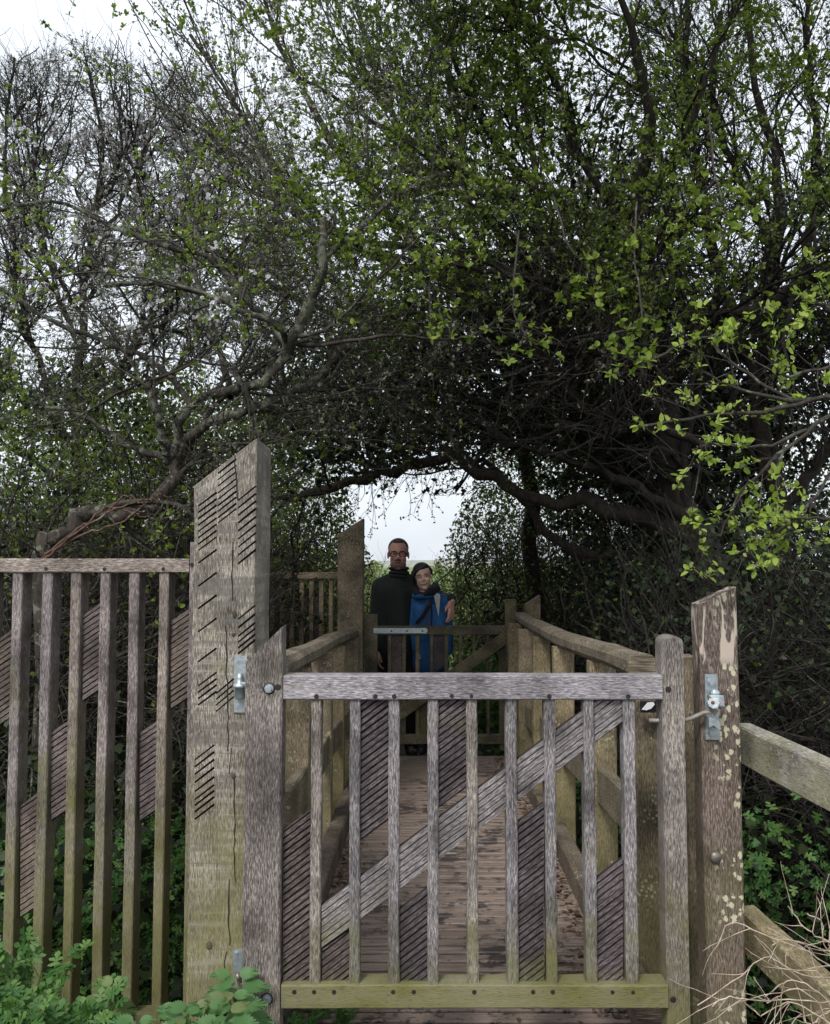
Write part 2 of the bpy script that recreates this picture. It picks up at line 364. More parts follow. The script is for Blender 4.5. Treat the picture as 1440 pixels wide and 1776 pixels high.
def bolt(c, r, axis=(0, -1, 0), hexa=True, nm='bolt', mat=None, parent=None, h=.006):
    c = Vector(c); ax = Vector(axis)
    mb = MB(); mb.tube([c, c+ax*h*.4], [r*1.35, r*1.3], 16)
    mb.tube([c+ax*h*.4, c+ax*h], [r, r*.92], 6 if hexa else 14)
    return mb.build(nm, mat or M['dsteel'], parent)
# ------------------------------------------------------------------ ground
def height(x, y):
    def ss(a, b, v):
        q = np.clip((v-a)/(b-a), 0, 1); return q*q*(3-2*q)
    z = np.full_like(x, -.10)
    ditch = ss(2.5, 3.3, y)*(1-ss(5.2, 6.0, y))
    z = z+ss(5.6, 6.2, y)*(-.18)
    z = z-.75*ditch
    z = z+ss(2.2, 4.5, np.abs(x-.2))*ss(3.0, 5.0, y)*(1-ss(7, 9, y))*.9
    z = z-.45*ss(.95, 1.3, x)*(1-ss(2.4, 2.7, y))*ss(.8, 1.5, y)
    z = z-.25*ss(.6, 1.2, -x)*(1-ss(2.4, 2.7, y))
    z = z+.03*np.sin(x*5+1)*np.cos(y*4)+.02*np.sin(x*13)*np.sin(y*11)
    far = ss(12, 60, y)
    z = z*(1-far)+far*(-.3)
    z = z+ss(300, 700, y)*(1-ss(900, 2000, y))*(3.2+.8*np.sin(x*.006)+.4*np.sin(x*.021))
    return z
gx = np.concatenate([-np.geomspace(1500, 5.2, 22), np.linspace(-5, 5, 70), np.geomspace(5.2, 1500, 22)])
gy = np.concatenate([[-60, -20, -8, -4, -2], np.linspace(-1, 9, 80), np.geomspace(9.3, 2500, 46)])
GX, GY = np.meshgrid(gx, gy); GZ = height(GX, GY)
V = np.stack([GX, GY, GZ], -1).reshape(-1, 3); nx = len(gx)
ii, jj = np.meshgrid(np.arange(len(gy)-1), np.arange(nx-1), indexing='ij')
q = np.stack([ii*nx+jj, ii*nx+jj+1, (ii+1)*nx+jj+1, (ii+1)*nx+jj], -1).reshape(-1, 4)
m, t, b = newmat('earth and distant grass'); geo = N(t, 'ShaderNodeNewGeometry'); sp = N(t, 'ShaderNodeSeparateXYZ'); t.links.new(geo.outputs['Position'], sp.inputs[0])
n = N(t, 'ShaderNodeTexNoise', Scale=6.0, Detail=6.0, Roughness=.7); t.links.new(geo.outputs['Position'], n.inputs['Vector'])
near = mixc(t, ramp(t, n.outputs[0], .4, .62), (.014,.011,.007), (.022,.024,.010))
field = mixc(t, ramp(t, n.outputs[0], .4, .62), (.10,.15,.04), (.14,.19,.06))
mr = t.nodes.new('ShaderNodeMapRange'); mr.inputs[1].default_value = 9; mr.inputs[2].default_value = 14; t.links.new(sp.outputs[1], mr.inputs[0])
c = mixc(t, mr.outputs[0], near, field)
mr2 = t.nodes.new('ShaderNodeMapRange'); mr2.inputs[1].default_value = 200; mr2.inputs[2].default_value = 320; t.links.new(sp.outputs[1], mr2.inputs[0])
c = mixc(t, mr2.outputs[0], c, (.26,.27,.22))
t.links.new(c, b.inputs['Base Color']); b.inputs['Roughness'].default_value = 1
bp = N(t, 'ShaderNodeBump', Strength=.6, Distance=.03); t.links.new(n.outputs[0], bp.inputs['Height']); t.links.new(bp.outputs[0], b.inputs['Normal'])
tag(npmesh('ground', V, q, m, smooth=True), kind='structure')
wv = np.array([(-6, 2.5, -.74), (9, 2.5, -.74), (9, 6.2, -.74), (-6, 6.2, -.74)], float)
tag(npmesh('water', wv, np.array([[0, 1, 2, 3]]), M['water']), kind='structure')
wv = np.array([(1.0, .2, -.50), (6, .2, -.50), (6, 2.5, -.50), (1.0, 2.5, -.50)], float)

# ------------------------------------------------------------------ footbridge
def dz(Y): return -.0105*max(0, Y-2.3)**2
def cx(Y): return .085+.016*Y
br = thing('footbridge', (.12, 2.3, 0), 'weathered timber footbridge with ribbed wet deck and olive handrails beyond the front gate', 'footbridge')
mb = MB(); Y = 1.45
while Y < 6.12:
    w = .0445; hw = .50 if Y > 2.25 else .40
    sh = 0 if Y > 2.25 else .02
    mb.timber((cx(Y)-hw+sh, Y, dz(Y)-.02+random.gauss(0,.0008)), (cx(Y)+hw+sh+random.gauss(0,.004), Y, dz(Y)-.02), (0, 1, 0), w, .04, .004, nseg=6, jit=.0009)
    Y += .0575*random.uniform(.97, 1.03)
mb.build('deck', M['deck'], br)
for s_ in (-1, 1):
    mb = MB()
    mb.timber((cx(2.3)+s_*.50, 2.28, .05), (cx(4.1)+s_*.50, 4.08, dz(4.1)+.05), (1, 0, 0), .07, .10, .008, nseg=6)
    mb.timber((cx(4.1)+s_*.505, 4.09, dz(4.1)+.048), (cx(6)+s_*.50, 5.98, dz(6)+.05), (1, 0, 0), .07, .10, .008, nseg=6)
    mb.build('kerb', M['kerb'], br)
    mb = MB()
    mb.timber((cx(2.3)+s_*.42, 2.2, -.13), (cx(6)+s_*.42, 6.05, dz(6)-.14), (1, 0, 0), .08, .17, .006, nseg=8, curve=lambda f: (0, 0, .05*math.sin(math.pi*f)))
    mb.build('bearer', M['kerb'], br)
    hx0, hx1 = (-.435, -.45) if s_ < 0 else (.664, .748)
    z0, z1 = (.925, .755) if s_ < 0 else (.947, .862)
    mb = MB()
    mb.timber((hx0, 2.44, z0), (hx1, 5.93, z1), (1, 0, 0), .090, .066, .018, nseg=14, jit=.0012, curve=lambda f: (.004*math.sin(9*f), 0, -.02*math.sin(math.pi*f)*(1 if s_ > 0 else -.3)+.003*math.sin(13*f)))
    mb.build('handrail', M['hand'], br)
    mb = MB()
    mx0, mx1 = (-.405, -.42) if s_ < 0 else (.675, .70)
    mz0, mz1 = (.475, .235) if s_ < 0 else (.47, .27)
    mb.timber((mx0, 2.62, mz0), (mx1, 5.7, mz1), (1, 0, 0), .04, .13, .006, nseg=10, curve=lambda f: (0, 0, .015*math.sin(math.pi*f)))
    mb.build('mid_rail', M['hand'], br)
    for Yp in (2.5, 3.1, 3.9, 4.57, 5.2, 5.75):
        xi = -.385 if s_ < 0 else .642
        zt = (z0+(z1-z0)*(Yp-2.44)/3.49)-.034-.02*math.sin(math.pi*(Yp-2.44)/3.49)*(1 if s_ > 0 else -.1)
        if s_ < 0 and Yp < 3: continue
        mb = MB(); mb.timber((xi+s_*.045, Yp, -.75), (xi+s_*.045, Yp, zt), (1, 0, 0), .095 if Yp > 3 else .125, .07, .005, nseg=6, jit=.001)
        mb.build('post', M['bridge'], br)
# ------------------------------------------------------------------ posts
def slanted_post(name, px0, px1, yl, yr, Yf, depth, zb, mat, label, cat, boolean=None, ch=.004, grp=None):
    a, b_ = P(px0, yl, Yf), P(px1, yr, Yf)
    cxm = (a.x+b_.x)/2; w = abs(b_.x-a.x); zt = (a.z+b_.z)/2; sl_ = (b_.z-a.z)/w
    root = thing(name, (cxm, Yf+depth/2, zb), label, cat, grp)
    mb = MB(); mb.timber((cxm, Yf+depth/2, zb), (cxm, Yf+depth/2, zt), (1, 0, 0), w, depth, ch, sb=sl_, nseg=10, jit=.0008)
    return root, mb, (cxm, w, zt)
# main left post with carved slits
root, mb, (pcx, pw, pzt) = slanted_post('gate_post', 337.5, 445.5, 843, 760, 2.15, .215, -.5, M['post'], 'tall timber gate post with slanted top and rows of carved slits, left of front gate', 'gate post')
shaft = mb.build('shaft', [M['post'], M['groove']], root)
cut = MB()
def slit(px0, py0, px1, py1, w=3.2, deep=.012, Yf=2.15):
    w *= 1.12; a, b_ = P(px0, py0, Yf), P(px1, py1, Yf); d = (b_-a); n_ = Vector((-d.z, 0, d.x)).normalized()*(w*Yf/F/2)
    a2 = a+(-d.normalized())*.0; 
    poly = [(a.x-n_.x*.8, a.z-n_.z*.8), (b_.x-n_.x, b_.z-n_.z), (b_.x+n_.x, b_.z+n_.z), (a.x+n_.x*.8, a.z+n_.z*.8)]
    cut.prism(poly, Yf-.01, Yf+deep, 'z', 1)
for y in (878, 889, 900, 911, 922, 933, 944, 955, 977, 1017, 1056, 1096, 1148, 1190, 1201, 1212, 1223): slit(343.5, y, 376, y-24, random.uniform(2.5, 3.6))
for y in (821, 832, 843, 855, 866, 877, 887, 898, 907): slit(378, y, 410, y-25, random.uniform(2.3, 3.4))
for y in (868, 881, 894, 907, 921, 935, 949, 963, 978, 1074, 1089, 1104, 1114, 1124, 1134): slit(413, y, 444, y-25, random.uniform(2.5, 3.8))
for y in (1203, 1213, 1223, 1234): slit(375, y, 406, y-26, random.uniform(2.3, 3.2))
for y in (1318, 1330, 1343, 1357, 1373, 1387, 1397, 1408, 1421): slit(338, y, 372, y-26, random.uniform(2.5, 3.6))
def crack(mbx, pts, Yf, w=1.6, deep=.01, mi=1):
    for (p, q) in zip(pts[:-1], pts[1:]):
        n_ = max(1, int(abs(q[1]-p[1])/14)); last = p
        for k in range(1, n_+1):
            f = k/n_; c_ = (p[0]+(q[0]-p[0])*f+random.gauss(0, .9)*(k < n_), p[1]+(q[1]-p[1])*f)
            a, b_ = P(last[0], last[1], Yf), P(c_[0], c_[1]+.0, Yf)
            hw = w*random.uniform(.6, 1.2)*Yf/F/2
            mbx.prism([(a.x-hw, a.z), (a.x+hw, a.z), (b_.x+hw, b_.z), (b_.x-hw, b_.z)], Yf-.0009, Yf+.002, 'z', mi)
            last = c_
for pts in ([(408, 790), (411, 850), (412, 866)], [(404, 940), (403, 1042)], [(391, 1085), (394, 1140), (396, 1290), (395, 1303)], [(402, 1297), (398, 1342)], [(406, 1345), (407, 1500), (408, 1530)], [(398, 1525), (396, 1595), (399, 1640)], [(393, 1650), (389, 1672), (393, 1692)]):
    ck = MB(); crack(ck, pts, 2.15, 2.2, mi=0); ck.build('crack', M['groove'], shaft)
cutter = cut.build('cutter', [M['post'], M['groove']])
def apply_bool(o, cutter):
    md = o.modifiers.new('b', 'BOOLEAN'); md.operation = 'DIFFERENCE'; md.solver = 'EXACT'; md.object = cutter; md.use_self = True
    cutter.parent = o.parent; cutter.location = -wloc(o.parent)
    bpy.context.view_layer.update()
    dg = bpy.context.evaluated_depsgraph_get(); me = bpy.data.meshes.new_from_object(o.evaluated_get(dg))
    o.modifiers.clear(); o.data = me; bpy.data.objects.remove(cutter)
apply_bool(shaft, cutter)
# hinge plates on the post
def hinge(px0, px1, py0, py1, gud, parent, Yf=2.15):
    a, b_ = P(px0, py1, Yf), P(px1, py0, Yf)
    mb = MB(); mb.timber(((a.x+b_.x)/2, Yf-.003, a.z), ((a.x+b_.x)/2, Yf-.003, b_.z), (1, 0, 0), b_.x-a.x, .006, .001)
    pl = mb.build('hinge_plate', M['zinc'], parent)
    for (bx, by) in ((px0+6, py0+9), (px0+6, py1-9), (px1-3, py0+9), (px1-3, py1-9)): bolt(P(bx, by, Yf-.006), .0042, nm='screw', mat=M['zinc'], parent=pl, h=.003, hexa=False)
    mb = MB(); y = Yf-.022
    g = [P(gud[0], yy, y) for yy in gud[1:]]
    rr = [.007, .008, .0085, .017, .018, .013, .014, .012]
    mb.tube([g[0].lerp(g[-1], f) for f in (0, .2, .38, .42, .55, .57, .95, 1)], rr, 16)
    mb.timber(g[0].lerp(g[-1], .5)+Vector((0, -.002, 0)), g[0].lerp(g[-1], .5)+Vector((.05, -.004, -.002)), (0, 1, 0), .008, .022, .001)
    mb.build('hinge_pin', M['dsteel'] if gud[1] > 1500 else M['zinc'], pl, True)
hinge(406, 430, 1137, 1235, (416, 1168, 1212), root)
hinge(404.5, 428, 1645, 1712, (413, 1688, 1735), root)
# knots
kw = wood('knot wood', (.06,.05,.03), (.13,.11,.07), (.2,.18,.12))
for (kx, ky, rx, rz) in ((407, 1065, 6, 9), (405, 1101, 5, 4), (405, 1346, 7, 6), (363, 1640, 9, 9)):
    c_ = P(kx, ky, 2.1485); mb = MB(); mb.ell(c_, (rx*.0009, .0022, rz*.0012), 12, 8); mb.build('knot', kw, root, True)

# right post
root, mb, _ = slanted_post('gate_post', 1213, 1279, 1049, 1018, 2.13, .065, -.6, M['rpost'], 'brown slant topped gate post blotched with cream lichen, carrying the galvanised latch', 'gate post', ch=.005)
mb.build('shaft', M['rpost'], root)
latch = MB()
a, b_ = P(1223.5, 1282, 2.13), P(1244, 1169, 2.13)
latch.timber(((a.x+b_.x)/2, 2.1265, a.z), ((a.x+b_.x)/2, 2.1265, b_.z), (1, 0, 0), b_.x-a.x, .007, .0012)
lp = latch.build('latch_plate', M['zinc'], root)
for (bx, by) in ((1234, 1184), (1234, 1270)): bolt(P(bx, by, 2.123), .0085, parent=lp, mat=M['zinc'], h=.008)
mb = MB()
k0 = P(1240, 1203, 2.10)
mb.ell(k0, (.013, .012, .012)); mb.tube([k0, k0+Vector((-.004, .004, -.02)), P(1239, 1222, 2.10)], [.008, .008, .007], 10)
a = P(1243, 1214, 2.09)
mb.tube([P(1238, 1219, 2.12), P(1238, 1219, 2.075)], [.014, .014], 8)
mb.timber(P(1232, 1216, 2.095), P(1257, 1216, 2.080), (0, 0, 1), .028, .012, .002)
mb.build('latch_catch', M['zinc'], lp)
mb = MB(); mb.prism([tuple(P(x, y, 2.09).xz) for x, y in ((1228, 1206), (1233, 1208), (1238, 1228), (1246, 1232), (1240, 1242), (1232, 1232))], 2.088, 2.094); mb.build('latch_hook', M['dsteel'], lp)
mb = MB(); mb.prism([tuple(P(x, y, 2.09).xz) for x, y in ((1229, 1244), (1241, 1246), (1247, 1250), (1251, 1265), (1246, 1266), (1238, 1258), (1230, 1262))], 2.088, 2.118); mb.build('latch_keep', M['zinc'], lp)
mb = MB()
for (bx, by) in ((1237, 1219), (1257, 1219)): mb.ell(P(bx, by, 2.078), (.006, .005, .006), 10, 6)
mb.build('latch_pivot', simple('rusty red pivot', (.16,.045,.03), .5, .3), lp, True)
mb = MB(); cb = P(1241, 1487, 2.13); mb.ell(cb, (.0155, .011, .0155), 18, 12); mb.build('coach_bolt', M['dsteel'], root, True)
# sliver post behind, with mossy top
root, mb, _ = slanted_post('gate_stop_post', 1188, 1216, 1141, 1141, 2.36, .10, -.6, M['bridge'], 'narrow stop post with mossy flat top standing behind the latch post', 'post')
mb.build('shaft', M['bridge'], root)
# ------------------------------------------------------------------ front gate
GY0 = 2.10
gate = thing('front_gate', (P(457, 1750, GY0).x, GY0+.03, .05), 'grey timber picket gate with grooved diagonal brace, closed across near end of the bridge', 'gate')
def zpx(py, Yf): return P(720, py, Yf).z
def xpx(px, Yf): return (px-720)*P(721, 975, Yf).x
# hinge stile
a, b_ = P(426, 1149, GY0), P(490.5, 1086, GY0)
mb = MB(); mb.timber(((a.x+b_.x)/2, GY0+.033, .0), ((a.x+b_.x)/2, GY0+.033, (a.z+b_.z)/2), (1, 0, 0), b_.x-a.x, .066, .004, sb=(b_.z-a.z)/(b_.x-a.x), nseg=8)
mb.build('hinge_stile', M['stile'], gate)
for (bx, by) in ((467, 1194), (463, 1733)):
    bo = bolt(P(bx, by, GY0-.002), .0085, parent=gate, h=.012, mat=M['zinc'])
    mb = MB(); mb.ell(P(bx, by, GY0+.0), (.0155, .0024, .0155), 16, 6); mb.build('recess', M['nail'], bo, True)
# latch stile with rounded top
xl, xr = P(1150, 1300, GY0+.012).x, P(1187.5, 1300, GY0+.012).x; zt = zpx(1103, GY0)
r = (xr-xl)/2
poly = [(xl, 0), (xr, 0)]+[((xl+xr)/2+r*math.cos(th), zt-r*.75+r*.75*math.sin(th)) for th in np.linspace(0, math.pi, 15)]
mb = MB()
inner = [(xl+.006+(x-xl)*(1-.012/(xr-xl)), z-.004) for x, z in poly]
mb.prism(poly, GY0+.014, GY0+.065)
pin = [((xl+xr)/2+(x-(xl+xr)/2)*.80+.004, min(z, zt-.007) if z > 0 else z) for x, z in poly]
base = len(mb.v); n_ = len(poly)
for x, z in pin: mb.v.append((x, GY0+.002, z))
u0 = 3.3
mb.face([base+i for i in range(n_)], [(u0+pin[i][1], u0+pin[i][0]) for i in range(n_)])
for i in range(n_):
    j = (i+1) % n_
    mb.v += [(poly[i][0], GY0+.014, poly[i][1]), (poly[j][0], GY0+.014, poly[j][1])]
    k = len(mb.v)
    mb.face([base+j, base+i, k-2, k-1], [(u0+pin[j][1], u0+pin[j][0]), (u0+pin[i][1], u0+pin[i][0]), (u0+poly[i][1], u0+poly[i][0]-.01), (u0+poly[j][1], u0+poly[j][0]-.01)])
mb.build('latch_stile', M['gate'], gate)
def rail(name, px0, px1, py0, py1, Yf, d, mat, parent):
    a, b_ = P(px0, py1, Yf), P(px1, py0, Yf); z = (a.z+b_.z)/2
    mb = MB(); mb.timber((a.x, Yf+d/2, z), (b_.x, Yf+d/2, z), (0, 0, 1), b_.z-a.z, d, .003, nseg=10, jit=.0005)
    return mb.build(name, mat, parent)
tr = rail('top_rail', 491.2, 1149, 1172, 1214, GY0+.004, .058, M['rail'], gate)
brl = rail('bottom_rail', 487.2, 1159, 1709, 1750, GY0+.004, .058, M['rail'], gate)
pk = [(540, 558), (607, 625), (674, 693), (741.5, 760), (809, 828), (877, 896), (944, 963), (1012, 1031), (1081, 1102)]
for i, (x0, x1) in enumerate(pk):
    Yp = GY0+.012
    a, b_ = P(x0, 1213, Yp), P(x1+ (2 if i else 0)*0, 1708, Yp); xm = (P(x0, 1213, Yp).x+P(x1, 1213, Yp).x)/2; w = P(x1, 1213, Yp).x-P(x0, 1213, Yp).x
    mb = MB(); mb.timber((xm+random.gauss(0,.0007), Yp+.02, P(x0, 1709, Yp).z+.0005), (xm, Yp+.02, a.z), (1, 0, 0), w, .04, .003, nseg=8)
    mb.build('picket', M['gate'], gate)
YP = GY0+.024
def pt(x, y): return tuple(P(x, y, YP).xz)
SL = .735
def panel(x0, x1, tl, tr_, bl, br_, nm='grooved_panel', mat='panel', **k):
    poly = [pt(x0, tl), pt(x0, bl), pt(x1, br_), pt(x1, tr_)]
    grooved(poly, YP, SL, **k).build(nm, [M[mat], M['groove']], gate)
panel(491, 540, 1440, 1405, 1708, 1708)
panel(558, 607, 1648, 1615, 1708, 1708)
panel(625, 674, 1214, 1214, 1460, 1424)
panel(693, 741.5, 1579, 1543, 1708, 1708)
panel(760, 809, 1214, 1214, 1404, 1368)
panel(896, 944, 1429, 1394, 1708, 1708)
panel(1031, 1081, 1530, 1491, 1708, 1708)
def bl(x): return 1570-.745*(x-559)
xs = 558+ (0)
poly = [pt(558, bl(558)), pt(558, bl(558)+72), pt(1081, bl(1081)+72), pt(1081, 1214.5), pt(559+(1570-1214.5)/.745, 1214.5)]
grooved(poly, YP-.004, SL*1.0, pitch=.0172, gap=.0036, thick=.024, along='d').build('brace', [M['brace'], M['groove']], gate)
for x in (549, 651, 684, 784, 818, 953, 1090): bolt(P(x, 1208, GY0+.004), .0045, hexa=False, nm='nail', mat=M['nail'], parent=gate, h=.0012)
for x in (510.6, 545, 579.5, 682, 718, 823, 925, 959, 1063, 1098): bolt(P(x, 1721, GY0+.004), .0042, hexa=False, nm='nail', mat=M['nail'], parent=gate, h=.0012)
for (x, y) in ((1159.5, 1196), (1168, 1734)): bolt(P(x, y, GY0+.002), .0058, hexa=False, nm='nail', mat=M['nail'], parent=gate, h=.0012)
bolt(P(482, 1192, GY0), .0058, hexa=False, nm='nail', mat=M['nail'], parent=gate, h=.0012)
# latch rod through the stile and the small white winged plate behind
mb = MB(); mb.tube([P(1126, 1249.5, GY0+.05), P(1146, 1250, GY0+.045), P(1187, 1249, GY0+.03), P(1200, 1246, GY0+.02), P(1222, 1236, GY0+.0), P(1234, 1235, GY0-.005)], [.006, .006, .0065, .006, .006, .0055], 10)
mb.build('latch_rod', M['rust'], gate, True)
mb = MB(); mb.prism([tuple(P(x, y, 2.40).xz) for x, y in ((1113, 1217), (1140, 1217), (1140, 1236), (1113, 1236))], 2.40, 2.415)
sg = mb.build('waymark_plate', simple('black enamel', (.012,.012,.014), .35), br)
mb = MB(); mb.prism([tuple(P(x, y, 2.395).xz) for x, y in ((1114, 1231), (1120, 1224), (1124, 1219), (1134, 1218), (1136, 1222), (1130, 1229), (1122, 1232))], 2.395, 2.3995)
mb.build('white_wing', simple('white enamel', (.75,.76,.78), .4), sg)
# ------------------------------------------------------------------ left fence
FY = 2.60
fen = thing('picket_fence', (-.9, FY+.03, -.35), 'grey picket fence with scattered grooved slats running left from the tall carved post', 'fence')
rail('top_rail', -45, 328, 969, 993, FY-.006, .085, M['fence'], fen)
rail('bottom_rail', -80, 328, 1758, 1785, FY+.02, .05, M['fence'], fen)
a = P(328.5, 940, FY-.02); b_ = P(344, 940, FY-.02)
mb = MB(); mb.timber(((a.x+b_.x)/2, FY+.03, -.4), ((a.x+b_.x)/2, FY+.03, a.z), (1, 0, 0), b_.x-a.x, .09, .003, nseg=6); mb.build('end_board', M['fence'], fen)
for i in range(-1, 6):
    x0 = 22.5+50.7*i; a = P(x0, 993, FY); b_ = P(x0+17, 993, FY)
    mb = MB(); mb.timber(((a.x+b_.x)/2, FY+.036, -.42), ((a.x+b_.x)/2+random.gauss(0,.001), FY+.036, a.z-.0005), (1, 0, 0), b_.x-a.x, .072, .003, nseg=8)
    mb.build('picket', M['fence'], fen)
M['fpanel'] = wood('grooved fence slat timber', (.12,.095,.09), (.18,.15,.14), (.26,.225,.215), moss=(.13,.12,.04), mz=(.1,.5), ma=.3)
def fpanel(x0, x1, tl, tr_, bl_, br_):
    Yq = FY+.02
    poly = [tuple(P(x, y, Yq).xz) for x, y in ((x0, tl), (x0, bl_), (x1, br_), (x1, tr_))]
    grooved(poly, Yq, .68, pitch=.0185, gap=.0042).build('grooved_panel', [M['fpanel'], M['groove']], fen)
for a in ((-12, 21, 1115, 1092, 1267, 1241), (143, 173, 1068, 1047, 1218, 1197), (296, 329, 1077, 1055, 1232, 1210), (88, 120, 1271, 1249, 1426, 1403), (35, 67, 1398, 1374, 1594, 1571), (242, 273, 1272, 1250, 1427, 1405)): fpanel(*a)
for x in (80, 181, 283): bolt(P(x, 987, FY-.006), .0045, hexa=False, nm='nail', mat=M['nail'], parent=fen, h=.0012)
bolt(P(333, 979, FY-.018), .0048, hexa=False, nm='nail', mat=M['nail'], parent=fen, h=.0012)
# ------------------------------------------------------------------ right side rails, coming towards the viewer
sf = thing('side_fence', (.87, 2.1, -.5), 'pale two rail timber fence at right edge, running towards the viewer from the latch post', 'fence')
for zc, h_ in ((.77, .096), (.29, .105)):
    mb = MB(); mb.timber((.878, 2.26, zc), (.955, .55, zc), (1, 0, 0), .05, h_, .004, nseg=10, jit=.0012); mb.build('rail', M['side'] if zc > .5 else M['bridge'], sf)
mb = MB(); mb.timber((.98, .6, -.6), (.98, .6, .9), (1, 0, 0), .10, .10, .006, nseg=4); mb.build('post', M['side'], sf)
# ------------------------------------------------------------------ far gate, its posts, far fence
FG = 6.05
root, mb, _ = slanted_post('gate_post', 586, 630, 927, 899, 5.95, .17, -.5, M['bridge'], 'tall slant topped timber post at far end of the bridge, left of the far gate', 'gate post')
mb.build('shaft', M['bridge'], root)
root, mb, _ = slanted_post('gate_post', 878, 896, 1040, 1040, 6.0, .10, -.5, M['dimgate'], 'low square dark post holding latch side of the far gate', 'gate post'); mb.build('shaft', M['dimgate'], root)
root, mb, _ = slanted_post('gate_post', 913, 938, 1049, 1033, 6.0, .12, -.5, M['bridge'], 'short slant topped post behind far end of the right handrail', 'gate post'); mb.build('shaft', M['bridge'], root)
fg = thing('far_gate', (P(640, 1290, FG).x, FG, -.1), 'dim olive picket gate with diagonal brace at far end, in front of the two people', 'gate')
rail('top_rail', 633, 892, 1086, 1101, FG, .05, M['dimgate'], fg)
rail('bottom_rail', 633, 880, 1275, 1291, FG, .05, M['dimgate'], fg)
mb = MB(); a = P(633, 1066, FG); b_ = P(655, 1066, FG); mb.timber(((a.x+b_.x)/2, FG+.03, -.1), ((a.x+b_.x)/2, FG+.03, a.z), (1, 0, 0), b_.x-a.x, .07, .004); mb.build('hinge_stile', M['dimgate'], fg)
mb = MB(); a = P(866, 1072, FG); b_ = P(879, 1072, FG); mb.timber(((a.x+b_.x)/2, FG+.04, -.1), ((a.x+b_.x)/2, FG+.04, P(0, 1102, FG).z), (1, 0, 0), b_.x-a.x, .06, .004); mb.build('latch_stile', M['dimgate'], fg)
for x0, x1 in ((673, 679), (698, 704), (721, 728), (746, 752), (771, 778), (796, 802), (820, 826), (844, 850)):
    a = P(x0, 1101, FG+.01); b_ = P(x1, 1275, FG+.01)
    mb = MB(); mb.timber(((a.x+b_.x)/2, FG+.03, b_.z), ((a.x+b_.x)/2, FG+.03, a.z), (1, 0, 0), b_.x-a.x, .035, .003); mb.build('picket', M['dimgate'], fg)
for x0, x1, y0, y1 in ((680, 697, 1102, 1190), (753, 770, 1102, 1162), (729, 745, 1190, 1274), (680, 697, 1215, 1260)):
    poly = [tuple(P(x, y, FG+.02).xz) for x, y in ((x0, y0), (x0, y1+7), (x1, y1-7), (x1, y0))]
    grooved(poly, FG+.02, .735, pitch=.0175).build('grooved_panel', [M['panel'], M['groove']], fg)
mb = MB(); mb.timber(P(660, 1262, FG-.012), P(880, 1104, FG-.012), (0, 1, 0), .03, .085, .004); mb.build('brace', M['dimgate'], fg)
mb = MB(); a, b_ = P(648, 1098, FG-.004), P(737, 1090, FG-.004)
mb.timber((a.x, FG-.006, (a.z+b_.z)/2), (b_.x, FG-.006, (a.z+b_.z)/2), (0, 0, 1), b_.z-a.z+.006, .006, .0015); mb.tube([(b_.x, FG-.003, (a.z+b_.z)/2), (b_.x, FG-.009, (a.z+b_.z)/2)], [.0205, .0205], 16)
st = mb.build('hinge_strap', M['zinc'], fg)
for x in (679, 706, 733): bolt(P(x, 1094.5, FG-.009), .005, nm='bolt', mat=M['nail'], parent=st, h=.002)
ff = thing('picket_fence', (P(530, 1100, 6.1).x, 6.1, -.3), 'short dim picket fence beside far end of the bridge, seen past the carved post', 'fence')
rail('top_rail', 440, 586, 993, 1004, 6.08, .06, M['bridge'], ff)
for i in range(8):
    x0 = 452+17*i; a = P(x0, 1004, 6.1); b_ = P(x0+7, 1004, 6.1)
    mb = MB(); mb.timber(((a.x+b_.x)/2, 6.12, -.3), ((a.x+b_.x)/2, 6.12, a.z), (1, 0, 0), b_.x-a.x, .045, .003); mb.build('picket', M['bridge'], ff)
for x0, y0, y1 in ((544, 1035, 1105), (493, 1050, 1110), (476, 1120, 1190)):
    poly = [tuple(P(x, y, 6.115).xz) for x, y in ((x0, y0+5), (x0, y1+5), (x0+10, y1-3), (x0+10, y0-3))]
    grooved(poly, 6.115, .7).build('grooved_panel', [M['panel'], M['groove']], ff)
# ------------------------------------------------------------------ people
def capsule(mb, p0, r0, p1, r1, sides=14):
    p0, p1 = Vector(p0), Vector(p1)
    mb.tube([p0, p1], [r0, r1], sides); mb.ell(p0, (r0,)*3, 14, 9); mb.ell(p1, (r1,)*3, 14, 9)
def chain(mb, pts):
    for (a, ra), (b_, rb) in zip(pts[:-1], pts[1:]): capsule(mb, a, ra, b_, rb)
def voxel(mb, name, mat, parent, vs=.005, sm=4):
    o = mb.build(name, mat, parent)
    md = o.modifiers.new('r', 'REMESH'); md.mode = 'VOXEL'; md.voxel_size = vs; md.use_smooth_shade = True
    m2 = o.modifiers.new('s', 'SMOOTH'); m2.iterations = sm; m2.factor = .5
    bpy.context.view_layer.update()
    me = bpy.data.meshes.new_from_object(o.evaluated_get(bpy.context.evaluated_depsgraph_get()))
    o.modifiers.clear(); o.data = me
    return o
